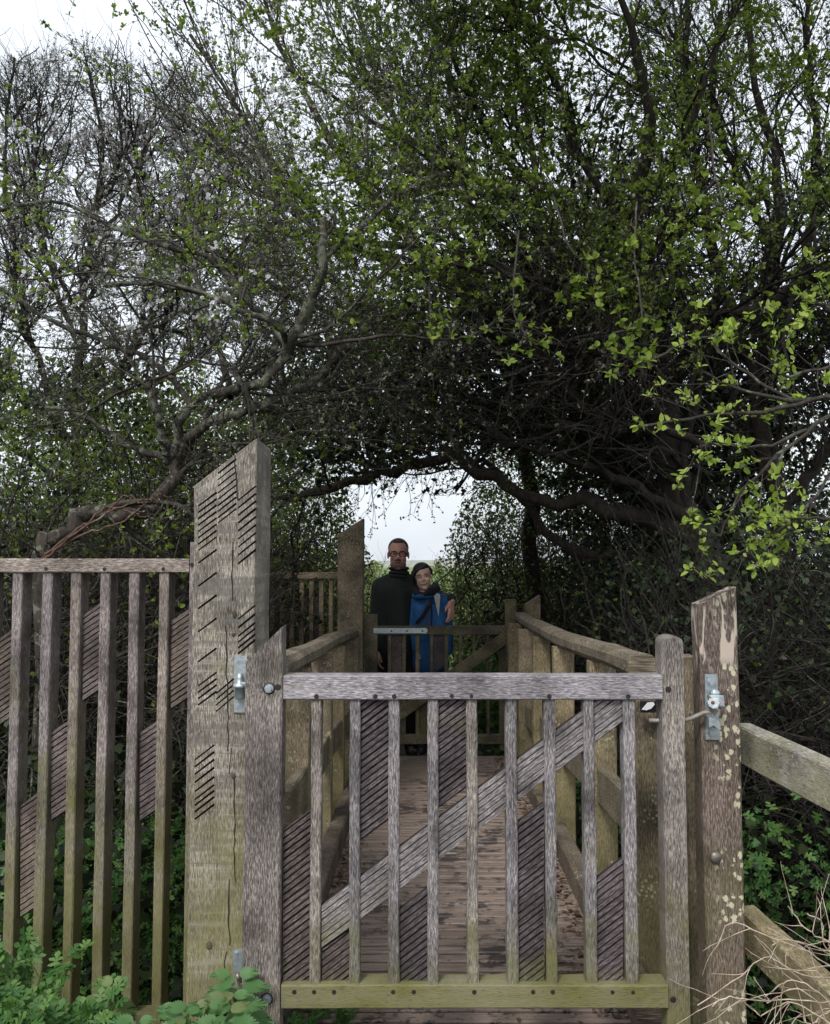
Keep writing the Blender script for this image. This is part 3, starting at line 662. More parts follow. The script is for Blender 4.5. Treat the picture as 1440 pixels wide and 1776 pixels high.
def head_shapes(mb, c, H, tilt=0, child=False):
    def q(x, y, z): return c+Matrix.Rotation(tilt, 3, 'Y') @ Vector((x*H, y*H, z*H))
    e = lambda x, y, z, a, b_, d: mb.ell(q(x, y, z), (a*H, b_*H, d*H), 20, 14)
    e(0, .02, .14, .325, .41, .36); e(0, -.10, -.18, .255 if child else .265, .27, .31); e(0, -.25, -.41, .11, .10, .085)
    mb.tube([q(0, -.36, .04), q(0, -.41, -.06), q(0, -.455, -.12)], [.028*H, .038*H, .052*H], 10)
    e(0, -.43, -.125, .05, .045, .035); e(.035, -.40, -.135, .035, .035, .028); e(-.035, -.40, -.135, .035, .035, .028)
    e(0, -.335, .095, .20, .06, .035)
    for s_ in (-1, 1):
        e(s_*.14, -.27, -.11, .10, .09, .10); e(s_*.33, .03, -.03, .035, .075, .125)
    capsule(mb, q(0, .06, -.25), .20*H, q(0, .10, -.72), .22*H)
    return q
def face_bits(body, q, H, hair, gl=None, smile=False, lip=(.22,.07,.06)):
    for s_ in (-1, 1):
        mb = MB(); mb.ell(q(s_*.135, -.325, .015), (.052*H, .035*H, .026*H), 12, 8); ey = mb.build('eye', simple('eye white', (.45,.42,.40), .3), body, True)
        mb = MB(); mb.ell(q(s_*.135, -.352, .016), (.022*H, .012*H, .022*H), 10, 8); mb.build('iris', simple('dark iris', (.02,.012,.01), .2), ey, True)
        mb = MB(); mb.tube([q(s_*.06, -.385, .085), q(s_*.13, -.392, .105), q(s_*.21, -.35, .085)], [.011*H, .015*H, .008*H], 8); mb.build('eyebrow', hair, body, True)
    mb = MB(); w = .13 if smile else .10
    mb.tube([q(-w, -.335, -.235), q(-w*.5, -.37, -.25-.01*smile), q(0, -.383, -.255-.015*smile), q(w*.5, -.37, -.25-.01*smile), q(w, -.335, -.235)], [.008*H, .02*H, .024*H, .02*H, .008*H], 8)
    mo = mb.build('mouth', simple('lips', lip, .5), body, True)
    if smile:
        mb = MB(); mb.tube([q(-.085, -.365, -.24), q(0, -.398, -.262), q(.085, -.365, -.24)], [.006*H, .013*H, .006*H], 8); mb.build('teeth', simple('teeth', (.6,.57,.52), .3), mo, True)
def hand(mb, wr, dr, side, curl, s=1.0):
    """palm + 4 fingers + thumb; dr: direction from wrist to knuckles, side: towards the thumb, curl: where the fingers bend"""
    wr, dr, side, curl = Vector(wr), Vector(dr).normalized(), Vector(side).normalized(), Vector(curl).normalized()
    for k in (-1.2, -.4, .4, 1.2):
        capsule(mb, wr+dr*.01*s+side*k*.012*s, .014*s, wr+dr*.085*s+side*k*.019*s, .0115*s)
    for k, ln in ((-1.2, .062), (-.4, .076), (.4, .082), (1.2, .072)):
        a = wr+dr*.088*s+side*k*.019*s; d1 = (dr+curl*.35).normalized(); b_ = a+d1*ln*.45*s
        d2 = (dr*.6+curl).normalized(); c_ = b_+d2*ln*.32*s; d3 = (dr*.1+curl).normalized(); e_ = c_+d3*ln*.26*s
        chain(mb, [(a, .0100*s), (b_, .0092*s), (c_, .0085*s), (e_, .0072*s)])
    a = wr+dr*.025*s+side*.022*s; b_ = a+(side*.8+dr*.7+curl*.3).normalized()*.045*s; c_ = b_+(side*.25+dr+curl*.4).normalized()*.032*s
    chain(mb, [(a, .014*s), (b_, .0115*s), (c_, .009*s)])
skin = simple('ruddy skin', (.58,.29,.225), .5, ns=30.0, col2=(.62,.34,.26))
skin2 = simple('warm skin', (.70,.45,.35), .5, ns=30.0, col2=(.68,.43,.33))
MY = 6.55
def q3(px, py, dy=0.0): return P(px, py, MY+dy)
man = thing('person', (q3(692, 1310).x, MY, -.28), 'man in dark charcoal roll neck sweater and round glasses, arm round the child beside him', 'person')
mb = MB(); H = .243
hc = q3(691, 961.5); q = head_shapes(mb, hc, H, 0)
nk = q3(692, 1000, .03); sh = [q3(659, 1017, .03), q3(725, 1017, .05)]
chain(mb, [(q3(692, 1003, .03), .06), (q3(692, 1030, .03), .115), (q3(692, 1075, .03), .11), (q3(693, 1120, .03), .12)])
chain(mb, [(sh[0], .05), (q3(692, 1012, .03), .06), (sh[1], .05)])
hipz = q3(693, 1126, .03)
for s_, sx in ((-1, 672), (1, 713)):
    chain(mb, [(hipz, .10), (q3(sx+s_*1, 1132, .03), .082), (q3(sx, 1218, .02), .056), (q3(sx, 1298, .05), .038)])
    chain(mb, [(q3(sx, 1300, .05), .036), (q3(sx+s_*2, 1306, -.10), .028)])
el, wr = q3(651, 1078, .06), q3(656, 1128, -.02)
chain(mb, [(sh[0], .045), (el, .037), (wr, .026)]); hand(mb, wr, (0.05, -.1, -1), (.1, -1, 0), (.8, .1, -.2))
el2, wr2 = q3(768, 1038, .14), q3(784, 1041, -.10)
chain(mb, [(sh[1], .045), (el2, .037), (wr2, .028)]); hand(mb, q3(782, 1043, -.15), (.0, -.3, -1), (-.6, -.8, 0), (-.9, -.35, -.3), 1.15)
body = voxel(mb, 'body', skin, man, .0048, 3)
hairm = simple('short brown grey hair', (.035,.026,.02), .8, ns=90.0, col2=(.09,.075,.062), bump=.5)
face_bits(body, q, H, hairm)
mb = MB(); mb.ell(q(0, .075, .20), (.337*H, .395*H, .335*H), 24, 16); mb.ell(q(0, -.08, .40), (.20*H, .24*H, .11*H), 18, 10)
for s_ in (-1, 1): mb.ell(q(s_*.272, .07, .08), (.055*H, .15*H, .17*H), 12, 10)
voxel(mb, 'hair', hairm, man, .004, 1)
mb = MB(); mb.ell(q(0, -.115, -.33), (.262*H, .268*H, .185*H), 20, 14); voxel(mb, 'beard', simple('greying stubble', (.24,.13,.105), .85, ns=120.0, col2=(.22,.17,.15), bump=.4), man, .004, 1)
mb = MB(); mb.tube([q(-.115, -.385, -.195), q(0, -.40, -.185), q(.115, -.385, -.195)], [.012*H, .02*H, .012*H], 8); mb.build('moustache', hairm, man, True)
gm = simple('dark red glasses frame', (.02,.006,.006), .3)
gl = None
for s_ in (-1, 1):
    mb = MB(); ce = q(s_*.14, -.425, .005)
    ring = [ce+Vector((math.cos(a)*.100*H, 0, math.sin(a)*.088*H)) for a in np.linspace(0, 2*math.pi, 25)]
    mb.tube(ring, .0028, 6); rm = mb.build('glasses_rim', gm, man, True)
    mb = MB(); mb.tube([q(s_*.245, -.425, .03), q(s_*.33, -.25, .03), q(s_*.345, .02, .02)], .003, 6); mb.build('temple', gm, rm, True)
mb = MB(); mb.tube([q(-.035, -.43, .02), q(0, -.44, .03), q(.035, -.43, .02)], .0034, 6); mb.build('glasses_bridge', gm, man, True)
sw = simple('charcoal green knit', (.018,.022,.020), .95, ns=220.0, col2=(.028,.033,.030), bump=.5)
mb = MB()
chain(mb, [(q3(692, 990, .02), .068), (q3(692, 1000, .03), .078)])
chain(mb, [(q3(692, 1010, .03), .085), (q3(688, 1030, .03), .138), (q3(690, 1060, .03), .142), (q3(693, 1098, .03), .135), (q3(693, 1128, .03), .14)])
chain(mb, [(sh[0], .068), (q3(678, 1009, .03), .068), (q3(706, 1009, .03), .068), (sh[1], .066)])
chain(mb, [(q3(672, 1026, .03), .10), (q3(676, 1060, .03), .10), (q3(678, 1125, .03), .11)]); chain(mb, [(q3(710, 1026, .03), .10), (q3(706, 1060, .03), .10), (q3(708, 1125, .03), .11)])
chain(mb, [(sh[0], .067), (el, .052), (wr+Vector((0, 0, .02)), .040)])
chain(mb, [(sh[1], .062), (el2, .052), (wr2+(el2-wr2)*.05+Vector((0, 0, .01)), .040)])
voxel(mb, 'sweater', sw, man, .007, 6)
for i_, pr in enumerate((986, 993, 999)):
    mb = MB(); cc_ = q3(692, pr, .02)
    mb.tube([cc_+Vector((math.cos(a)*.072, math.sin(a)*.07, .004*math.sin(a*2))) for a in np.linspace(0, 2*math.pi, 25)], .011, 8); mb.build('neck_fold', sw, man, True)
mb = MB(); blk = simple('black cloth', (.01,.01,.012), .9)
for s_, sx in ((-1, 672), (1, 713)):
    chain(mb, [(hipz, .115), (q3(sx+s_*1, 1134, .03), .095), (q3(sx, 1218, .02), .068), (q3(sx, 1294, .05), .055)])
voxel(mb, 'trousers', blk, man, .008, 4)
for s_, sx in ((-1, 672), (1, 713)):
    mb = MB(); chain(mb, [(q3(sx, 1303, .06), .045), (q3(sx+s_*2, 1307, -.06), .043), (q3(sx+s_*3, 1310, -.13), .035)]); voxel(mb, 'shoe', simple('black leather', (.012,.012,.012), .4), man, .006, 2)
# child
BY = 6.36
def q4(px, py, dy=0.0): return P(px, py, BY+dy)
boy = thing('person', (q4(742, 1300).x, BY, -.28), 'smiling dark haired child in blue hooded jacket with black scarf, under the man\'s arm', 'person')
mb = MB(); H = .205; tl = R(-10)
hc = q4(733.5, 1000.5); q = head_shapes(mb, hc, H, tl, True)
sh = [q4(724, 1043, .04), q4(765, 1043, .04)]; hip = q4(745, 1150, .05)
chain(mb, [(q4(737, 1036, .04), .05), (q4(744, 1060, .04), .085), (q4(745, 1100, .04), .08), (hip, .09)])
chain(mb, [(sh[0], .04), (sh[1], .04)])
for s_, sx in ((-1, 733), (1, 757)): chain(mb, [(hip, .08), (q4(sx, 1160, .04), .062), (q4(sx, 1228, .03), .045), (q4(sx, 1294, .06), .032)]); chain(mb, [(q4(sx, 1296, .05), .03), (q4(sx+s_, 1300, -.07), .025)])
ela, wra = q4(775, 1086, .06), q4(777, 1128, -.01); elb, wrb = q4(720, 1085, .02), q4(724, 1125, -.04)
chain(mb, [(sh[1], .035), (ela, .03), (wra, .022)]); hand(mb, wra, (0, -.1, -1), (-.1, -1, 0), (-.8, 0, -.2), .8)
chain(mb, [(sh[0], .035), (elb, .03), (wrb, .022)]); hand(mb, wrb, (0, -.1, -1), (.1, -1, 0), (.8, 0, -.2), .8)
body = voxel(mb, 'body', skin2, boy, .0046, 3)
hairb = simple('dark brown hair', (.008,.006,.006), .55, ns=70.0, col2=(.02,.014,.012), bump=.5)
face_bits(body, q, H, hairb, smile=True, lip=(.30,.10,.09))
mb = MB(); mb.ell(q(0, .08, .21), (.352*H, .40*H, .345*H), 24, 16)
chain(mb, [(q(.20, -.20, .38), .07*H), (q(.05, -.27, .33), .10*H), (q(-.15, -.26, .25), .085*H), (q(-.31, -.14, .08), .06*H)])
chain(mb, [(q(.29, -.03, .22), .10*H), (q(.34, .03, .04), .06*H)]); chain(mb, [(q(-.29, -.04, .2), .12*H), (q(-.34, .02, -.06), .08*H), (q(-.33, .06, -.2), .06*H)])
voxel(mb, 'hair', hairb, boy, .004, 2)
blue = simple('blue jacket cloth', (.012,.11,.30), .7, ns=26.0, col2=(.009,.075,.22), bump=.25)
mb = MB()
chain(mb, [(q4(741, 1044, .04), .085), (q4(745, 1070, .03), .105), (q4(747, 1110, .03), .112), (q4(747, 1150, .03), .125)])
chain(mb, [(q4(733, 1060, .0), .075), (q4(734, 1110, .0), .08), (q4(735, 1152, .0), .085)]); chain(mb, [(q4(758, 1060, .0), .075), (q4(759, 1110, .0), .08), (q4(761, 1152, .0), .085)])
chain(mb, [(sh[0], .052), (q4(744, 1035, .04), .06), (sh[1], .054)])
chain(mb, [(sh[1], .056), (ela, .050), (wra, .042)]); chain(mb, [(sh[0], .05), (elb, .045), (wrb, .040)])
jk = voxel(mb, 'jacket', blue, boy, .007, 5)
mb = MB(); cc_ = q4(740, 1030, .02)
mb.tube([cc_+Vector((math.cos(a)*.088, math.sin(a)*.085-.01, .012*math.cos(a)+.008*math.sin(a))) for a in np.linspace(0, 2*math.pi, 29)], .027, 10); mb.build('hood', blue, boy, True)
bs = simple('black fluffy scarf', (.006,.006,.007), .95, ns=80.0, bump=.9, col2=(.014,.014,.015))
mb = MB(); chain(mb, [(q4(719, 1024, .03), .030), (q4(724, 1031, -.05), .022), (q4(737, 1032, -.085), .018), (q4(748, 1026, -.085), .032), (q4(757, 1022, -.02), .034), (q4(755, 1016, .06), .03)]); voxel(mb, 'scarf', bs, boy, .006, 2)
def strap(nm, pts, w, mat, d=.008):
    mb = MB()
    for a, b_ in zip(pts[:-1], pts[1:]): mb.timber(a, b_, (b_-a).cross(Vector((0, 1, 0))), w, d, .002, nseg=1)
    return mb.build(nm, mat, boy)
strap('bag_strap', [q4(745, 1050, -.105), q4(736, 1066, -.108), q4(722, 1082, -.095)], .028, bs, .012)
strap('red_piping', [q4(742, 1040, -.085), q4(742, 1060, -.104), q4(741, 1085, -.112)], .008, simple('dark red trim', (.13,.02,.03), .7))
strap('zip', [q4(747, 1040, -.08), q4(749, 1062, -.106), q4(748, 1110, -.112)], .010, bs)
mb = MB(); mb.prism([tuple(q4(x, y, -.1).xz) for x, y in ((753, 1034), (758, 1029), (764, 1031), (763, 1048), (761, 1069))], BY-.096, BY-.055); mb.build('pale_lapel', simple('pale grey cloth', (.42,.42,.41), .8), boy)
mb = MB()
for s_, sx in ((-1, 733), (1, 757)): chain(mb, [(hip, .095), (q4(sx, 1162, .04), .072), (q4(sx, 1228, .03), .056), (q4(sx, 1290, .06), .045)])
voxel(mb, 'trousers', blk, boy, .008, 3)
for s_, sx in ((-1, 733), (1, 757)):
    mb = MB(); chain(mb, [(q4(sx, 1298, .06), .038), (q4(sx+s_, 1301, -.05), .036), (q4(sx+s_*2, 1303, -.11), .028)]); voxel(mb, 'shoe', simple('grey trainer', (.05,.05,.055), .6), boy, .006, 2)

# ------------------------------------------------------------------ vegetation
def nrm(a): return a/np.maximum(np.linalg.norm(a, axis=-1, keepdims=True), 1e-9)
def tubes_np(paths, rad, sides=3):
    N_, K = paths.shape[:2]
    T = nrm(np.gradient(paths, axis=1))
    ref = nrm(rng.normal(size=(N_, 1, 3)))
    U = nrm(np.cross(T, ref)); V_ = np.cross(T, U)
    an = np.arange(sides)*2*np.pi/sides
    ring = paths[:, :, None, :]+rad[:, :, None, None]*(U[:, :, None, :]*np.cos(an)[None, None, :, None]+V_[:, :, None, :]*np.sin(an)[None, None, :, None])
    idx = np.arange(N_*K*sides).reshape(N_, K, sides)
    a = idx[:, :-1, :]; b_ = np.roll(a, -1, 2); c_ = idx[:, 1:, :]; d_ = np.roll(c_, -1, 2)
    return ring.reshape(-1, 3), np.stack([a, b_, d_, c_], -1).reshape(-1, 4)
OV = np.array([(0,0,0), (.32,.30,.07), (.74,.24,.05), (1,0,-.06), (.74,-.24,.05), (.32,-.30,.07)]); OF = np.array([(0,3,2,1), (0,5,4,3)])
DV = np.array([(0,0,0), (.5,.34,.05), (1,0,0), (.5,-.34,.05)]); DF = np.array([(0,3,2,1)])
def lobed():
    o = [(0,0), (.10,.10), (.05,.30), (.20,.24), (.22,.42), (.36,.30), (.44,.46), (.52,.27), (.66,.33), (.72,.16), (.86,.17), (1,0)]
    pts = [(x, y, .10*abs(y)) for x, y in o]+[(x, -y, .10*abs(y)) for x, y in o[-2:0:-1]]
    v = np.array([(.3, 0, 0)]+pts); n = len(pts)
    return v, np.array([(0, 1+(i+1) % n, 1+i) for i in range(n)])
def deep():
    o = [(0,0), (.16,.03), (.10,.20), (.16,.40), (.27,.26), (.34,.10), (.42,.12), (.44,.34), (.58,.40), (.60,.22), (.66,.09), (.76,.17), (.86,.15), (1,0)]
    pts = [(x, y, .18*abs(y)) for x, y in o]+[(x, -y, .18*abs(y)) for x, y in o[-2:0:-1]]
    v = np.array([(.34, 0, 0)]+pts); n = len(pts)
    return v, np.array([(0, 1+(i+1) % n, 1+i) for i in range(n)])
LV, LF = lobed(); HV, HF = deep()
def serr():
    o = [(0,0)]
    for k in range(9):
        t_ = (k+.3)/9; w_ = .31*math.sin(math.pi*min(1, t_**.7*.90+.10)); o += [(t_, w_*.86), (t_+.07, w_*1.04)]
    o += [(1, 0)]
    pts = [(x, y, .16*abs(y)-.12*x*x) for x, y in o]+[(x, -y, .16*abs(y)-.12*x*x) for x, y in o[-2:0:-1]]
    v = np.array([(.4, 0, -.03)]+pts); n = len(pts)
    return v, np.array([(0, 1+(i+1) % n, 1+i) for i in range(n)])
NV, NF = serr()
def ivyt():
    o = [(0,0), (-.08,.22), (.12,.46), (.34,.34), (.52,.40), (.66,.20), (1,0)]
    pts = [(x, y, .08*abs(y)) for x, y in o]+[(x, -y, .08*abs(y)) for x, y in o[-2:0:-1]]
    v = np.array([(.3, 0, .0)]+pts); n = len(pts)
    return v, np.array([(0, 1+(i+1) % n, 1+i) for i in range(n)])
IV, IF = ivyt()
def leaves_np(pos, d, nor, size, tv=OV, tf=OF, w=1.0):
    X = nrm(d); Y_ = nrm(np.cross(nor, X)); Z_ = np.cross(X, Y_)
    v = pos[:, None, :]+size[:, None, None]*(tv[None, :, 0:1]*X[:, None, :]+w*tv[None, :, 1:2]*Y_[:, None, :]+tv[None, :, 2:3]*Z_[:, None, :])
    f = tf[None]+(np.arange(len(pos))*len(tv))[:, None, None]
    return v.reshape(-1, 3), f.reshape(-1, tf.shape[1])
def catmull(pts, K):
    p = np.array(pts, float); p = np.vstack([2*p[0]-p[1], p, 2*p[-1]-p[-2]])
    n = len(p)-3; o = []
    for s_ in np.linspace(0, n-1e-6, K):
        i = int(s_); t_ = s_-i; a, b_, c_, d_ = p[i], p[i+1], p[i+2], p[i+3]
        o.append(.5*((2*b_)+(-a+c_)*t_+(2*a-5*b_+4*c_-d_)*t_**2+(-a+3*b_-3*c_+d_)*t_**3))
    return np.array(o)
def forbid(p):
    x, y, z = p[..., 0], p[..., 1], p[..., 2]
    c_ = .12+.012*y
    near = (y < 6.9) & (y > 1.0) & (np.abs(x-c_) < .66) & (z < 1.72+.02*np.maximum(0, y-4.5))
    far = (((y >= 6.9) & (y < 8.3) & (x > -.52) & (x < .36)) | ((y >= 8.3) & (y < 13.5) & (x > -.44-.35*np.clip(z-1.3, 0, 1)) & (x < .20+.5*np.clip(z-1.25, 0, 1)))) & (z < 1.86+.085*(y-5))
    front = (y < 2.95) & (x < 1.02)
    front2 = (y < 2.3)
    fence = (y < 3.05) & (x < 1.1) & (z < 1.5)
    return near | far | front | front2 | fence
def keepf(paths, extra=None):
    k = ~forbid(paths).any(axis=1)
    return k
def grow(S_, D, L_, K, wig, trop=(0, 0, 1), tw=0.0):
    n = len(S_); paths = np.zeros((n, K, 3)); paths[:, 0] = S_; d = nrm(D); st = (L_/(K-1))[:, None]; tr = np.array(trop)
    for k in range(1, K):
        d = nrm(d+wig*rng.normal(size=(n, 3))+tw*tr); paths[:, k] = paths[:, k-1]+d*st
    return paths
def spawn(paths, rad, n, t0, t1, ang, lens, K, wig, rr, trop=(0, 0, 1), tw=0.0, bias=(0, 0, 0), tip=.35):
    N_, Kp = paths.shape[:2]
    idx = np.repeat(np.arange(N_), n); t_ = rng.uniform(t0, t1, len(idx))*(Kp-1); i = np.minimum(t_.astype(int), Kp-2); f = (t_-i)[:, None]
    S_ = paths[idx, i]*(1-f)+paths[idx, i+1]*f; T = nrm(paths[idx, i+1]-paths[idx, i]); r = rad[idx, i]*(1-f[:, 0])+rad[idx, i+1]*f[:, 0]
    pr = nrm(np.cross(T, rng.normal(size=T.shape))); a = rng.uniform(ang[0], ang[1], len(idx))[:, None]
    D = T*np.cos(a)+pr*np.sin(a)+np.array(bias)
    L_ = rng.uniform(lens[0], lens[1], len(idx))
    c_ = grow(S_, D, L_, K, wig, trop, tw); r0 = np.minimum(r*rr, r*.95)
    cr = r0[:, None]*np.linspace(1, tip, K)[None]
    k = keepf(c_); return c_[k], cr[k]
def spawn_free(paths, n, t0, t1, ang, lens, K):
    N_, Kp = paths.shape[:2]; idx = np.repeat(np.arange(N_), n); t_ = rng.uniform(t0, t1, len(idx))*(Kp-1); i = np.minimum(t_.astype(int), Kp-2); f = (t_-i)[:, None]
    S_ = paths[idx, i]*(1-f)+paths[idx, i+1]*f; T = nrm(paths[idx, i+1]-paths[idx, i]); pr = nrm(np.cross(T, rng.normal(size=T.shape))); a = rng.uniform(ang[0], ang[1], len(idx))[:, None]
    c_ = grow(S_, T*np.cos(a)+pr*np.sin(a), rng.uniform(lens[0], lens[1], len(idx)), K, .1); return c_, np.full((len(c_), K), .0016)
def nodes(paths, n, t0=.15):
    N_, K = paths.shape[:2]; idx = np.repeat(np.arange(N_), n); t_ = rng.uniform(t0, 1, len(idx))*(K-1); i = np.minimum(t_.astype(int), K-2); f = (t_-i)[:, None]
    return paths[idx, i]*(1-f)+paths[idx, i+1]*f, nrm(paths[idx, i+1]-paths[idx, i])
def clump(p, sc, seed):
    r_ = np.random.default_rng(seed); v = 0
    for k in range(4):
        w_ = r_.normal(size=3)*sc*(1+.7*k); v = v+np.sin(p@w_+r_.uniform(0, 6.3))
    return v/2.0
def leafset(paths, n, size, per=3, thr=None, sc=2.0, seed=1, spread=.9, up=.5, t0=.15):
    c_, T = nodes(paths, n, t0)
    if thr is not None:
        k = clump(c_, sc, seed)+rng.normal(size=len(c_))*.35 > thr; c_, T = c_[k], T[k]
    c_ = np.repeat(c_, per, 0); T = np.repeat(T, per, 0)
    d = nrm(T*.8+spread*rng.normal(size=c_.shape)+np.array((0, 0, .25))); nor = nrm(rng.normal(size=c_.shape)*.8+np.array((0, -.2, up)))
    return c_, d, nor, rng.uniform(size[0], size[1], len(c_))
def limbs_of(spec, K=26):
    o = []
    for l in spec:
        pts = [tuple(P(px, py, Y))+(r*Y/F,) for px, py, Y, r in l]; c_ = catmull(pts, K); c_[:, 3] = np.maximum(c_[:, 3], .002)
        L_ = np.linalg.norm(c_[-1, :3]-c_[0, :3])
        c_[1:-1, :3] += rng.normal(size=(K-2, 3))*c_[1:-1, 3:4]*.42; c_[:, 3] *= 1+rng.normal(size=K)*.07
        o.append(c_)
    return np.array(o)
def make_limb(c_, nm, mat, parent, sides=10):
    v, f = tubes_np(c_[None, :, :3], c_[None, :, 3]*(1+rng.normal(size=(1, len(c_)))*.06), sides)
    v += rng.normal(size=v.shape)*.0016
    # close the ends
    return npmesh(nm, v, f, mat, parent, True)
class Tree:
    def __init__(s, name, label, cat, spec, barkm, group=None, trunks=1, k=1.0, first=None):
        s.L = limbs_of(spec); s.L[:, :, 3] *= k; s.root = thing(name, tuple(s.L[0][0, :3]), label, cat, group); s.tw = []; s.parent = s.root
        for i, c_ in enumerate(s.L): make_limb(c_, 'trunk' if i < trunks else 'limb', first if (first and i == 0) else barkm, s.root)
    def start(s): return s.L[:, :, :3], s.L[:, :, 3]
    def add(s, p, r): s.tw.append(tubes_np(p, np.maximum(r, .0011), 4 if p.shape[1] > 9 else 3))
    def crown(s, mat, nm='crown'):
        o = 0; vs, fs = [], []
        for v, f in s.tw: vs.append(v); fs.append(f+o); o += len(v)
        s.tw = []; return npmesh(nm, np.vstack(vs), np.vstack(fs), mat, s.root, True)
    def foliage(s, sets, mat, nm='foliage', tv=OV, tf=OF, w=1.0):
        a = [np.concatenate([x[i] for x in sets]) for i in range(4)]
        k = ~forbid(a[0]); v, f = leaves_np(a[0][k], a[1][k], a[2][k], a[3][k], tv, tf, w)
        return npmesh(nm, v, f, mat, s.root)
# ---- main willow (right), trunk leaning over the bridge
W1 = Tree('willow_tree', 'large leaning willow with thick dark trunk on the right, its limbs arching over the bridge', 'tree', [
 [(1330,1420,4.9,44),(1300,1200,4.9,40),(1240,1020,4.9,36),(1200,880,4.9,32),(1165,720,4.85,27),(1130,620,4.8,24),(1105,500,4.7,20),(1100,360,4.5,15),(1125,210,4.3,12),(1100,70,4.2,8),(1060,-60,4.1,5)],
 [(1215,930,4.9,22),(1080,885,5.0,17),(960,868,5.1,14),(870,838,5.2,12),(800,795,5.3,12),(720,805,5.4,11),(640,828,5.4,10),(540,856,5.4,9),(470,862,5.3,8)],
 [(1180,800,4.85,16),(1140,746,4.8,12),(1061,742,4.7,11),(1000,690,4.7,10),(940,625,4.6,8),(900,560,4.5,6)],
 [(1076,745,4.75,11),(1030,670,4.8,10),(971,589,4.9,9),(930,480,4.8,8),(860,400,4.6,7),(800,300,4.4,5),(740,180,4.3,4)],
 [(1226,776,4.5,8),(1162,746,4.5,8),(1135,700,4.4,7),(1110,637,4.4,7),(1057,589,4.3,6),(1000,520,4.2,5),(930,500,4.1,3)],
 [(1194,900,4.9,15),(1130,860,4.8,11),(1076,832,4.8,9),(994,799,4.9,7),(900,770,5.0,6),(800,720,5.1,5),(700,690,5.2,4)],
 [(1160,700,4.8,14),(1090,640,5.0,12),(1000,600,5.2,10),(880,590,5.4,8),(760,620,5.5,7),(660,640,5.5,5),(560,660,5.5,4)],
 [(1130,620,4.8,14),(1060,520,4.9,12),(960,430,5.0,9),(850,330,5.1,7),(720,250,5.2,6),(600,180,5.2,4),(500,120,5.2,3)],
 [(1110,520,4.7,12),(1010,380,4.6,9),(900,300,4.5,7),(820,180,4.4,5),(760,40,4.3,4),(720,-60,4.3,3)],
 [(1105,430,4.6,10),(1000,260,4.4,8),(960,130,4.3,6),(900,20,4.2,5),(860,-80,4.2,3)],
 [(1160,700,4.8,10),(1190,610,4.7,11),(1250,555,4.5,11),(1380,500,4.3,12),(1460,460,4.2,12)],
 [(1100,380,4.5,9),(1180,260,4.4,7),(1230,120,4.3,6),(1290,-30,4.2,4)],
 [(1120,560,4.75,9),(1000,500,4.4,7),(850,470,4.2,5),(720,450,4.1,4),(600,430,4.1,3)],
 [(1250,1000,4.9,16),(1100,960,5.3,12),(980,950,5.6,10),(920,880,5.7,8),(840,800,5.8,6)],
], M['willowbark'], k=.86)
p0, r0 = W1.start()
p1, r1 = spawn(p0, r0, 14, .22, 1, (.5, 1.25), (.55, 1.35), 12, .17, .42, tw=.03, bias=(-.1, -.05, .1))
p2, r2 = spawn(p1, r1, 9, .15, 1, (.4, 1.1), (.30, .75), 9, .19, .6, tw=.03)
p3, r3 = spawn(p2, r2, 6, .15, 1, (.35, 1.0), (.12, .36), 6, .17, .62)
def zkeep(p, r, f): k = f(p[:, 0]); return p[k], r[k]
W1.add(p1, r1); W1.add(p2, r2); W1.add(p3, r3); W1.crown(M['twig'])
hi = zkeep(p3, r3, lambda q_: (q_[:, 2] > 2.55-.15*(q_[:, 0] > 1)) & (q_[:, 1] < 5.1))[0]
W1.foliage([leafset(hi, 5, (.014, .032), 4, .0, 2.6, 5)], M['leaf'])
W1.foliage([leafset(zkeep(p3, r3, lambda q_: q_[:, 2] > 2.45+.25*np.sin(q_[:, 0]*3))[0], 2, (.012, .028), 3, -.3, 2.2, 6)], M['leafmid'])
hi2 = zkeep(p3, r3, lambda q_: (q_[:, 2] > 2.0))[0]
W1.foliage([leafset(hi2, 3, (.010, .022), 2, -.2, 1.7, 9)], M['leafgrey'], nm='bud')
W1.foliage([leafset(zkeep(p2, r2, lambda q_: (q_[:, 1] > 4.75) & (q_[:, 2] < 3.4))[0], 5, (.02, .042), 4, -.4, 1.2, 21, up=.2)], M['leafdark'], nm='ivy', tv=IV, tf=IF)
# ---- right hand thinner willow with upright stems
def thin(spec, k): return [[(a_, b2, c2, r2_*k) for a_, b2, c2, r2_ in l] for l in spec]
W2 = Tree('willow_tree', 'thin stemmed upright willow at the right edge of the photo, sky showing between its stems', 'tree', [
 [(1400,1500,5.6,20),(1370,1200,5.6,18),(1345,900,5.6,16),(1320,680,5.6,15),(1335,500,5.5,14),(1350,330,5.4,9),(1310,130,5.3,6),(1290,-40,5.2,4)],
 [(1330,700,5.6,12),(1270,560,5.7,10),(1235,400,5.7,8),(1200,240,5.6,6),(1190,80,5.5,5),(1200,-60,5.5,3)],
 [(1340,600,5.6,11),(1400,440,5.5,9),(1420,260,5.4,7),(1400,90,5.3,5),(1410,-60,5.2,4)],
 [(1345,450,5.5,9),(1290,330,5.6,7),(1240,180,5.6,5),(1250,20,5.6,4)],
 [(1360,900,5.6,12),(1420,800,5.5,10),(1470,700,5.4,9),(1500,560,5.3,7)],
 [(1350,1000,5.6,12),(1250,900,5.8,9),(1180,800,5.9,7),(1120,720,6.0,5)],
 [(1345,850,5.6,9),(1290,720,5.9,7),(1230,640,6.1,6),(1180,520,6.2,5),(1150,380,6.2,4)],
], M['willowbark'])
p0, r0 = W2.start(); r0 = r0*.8
p1, r1 = spawn(p0, r0, 20, .25, 1, (.3, .9), (.6, 1.4), 12, .15, .42, tw=.04)
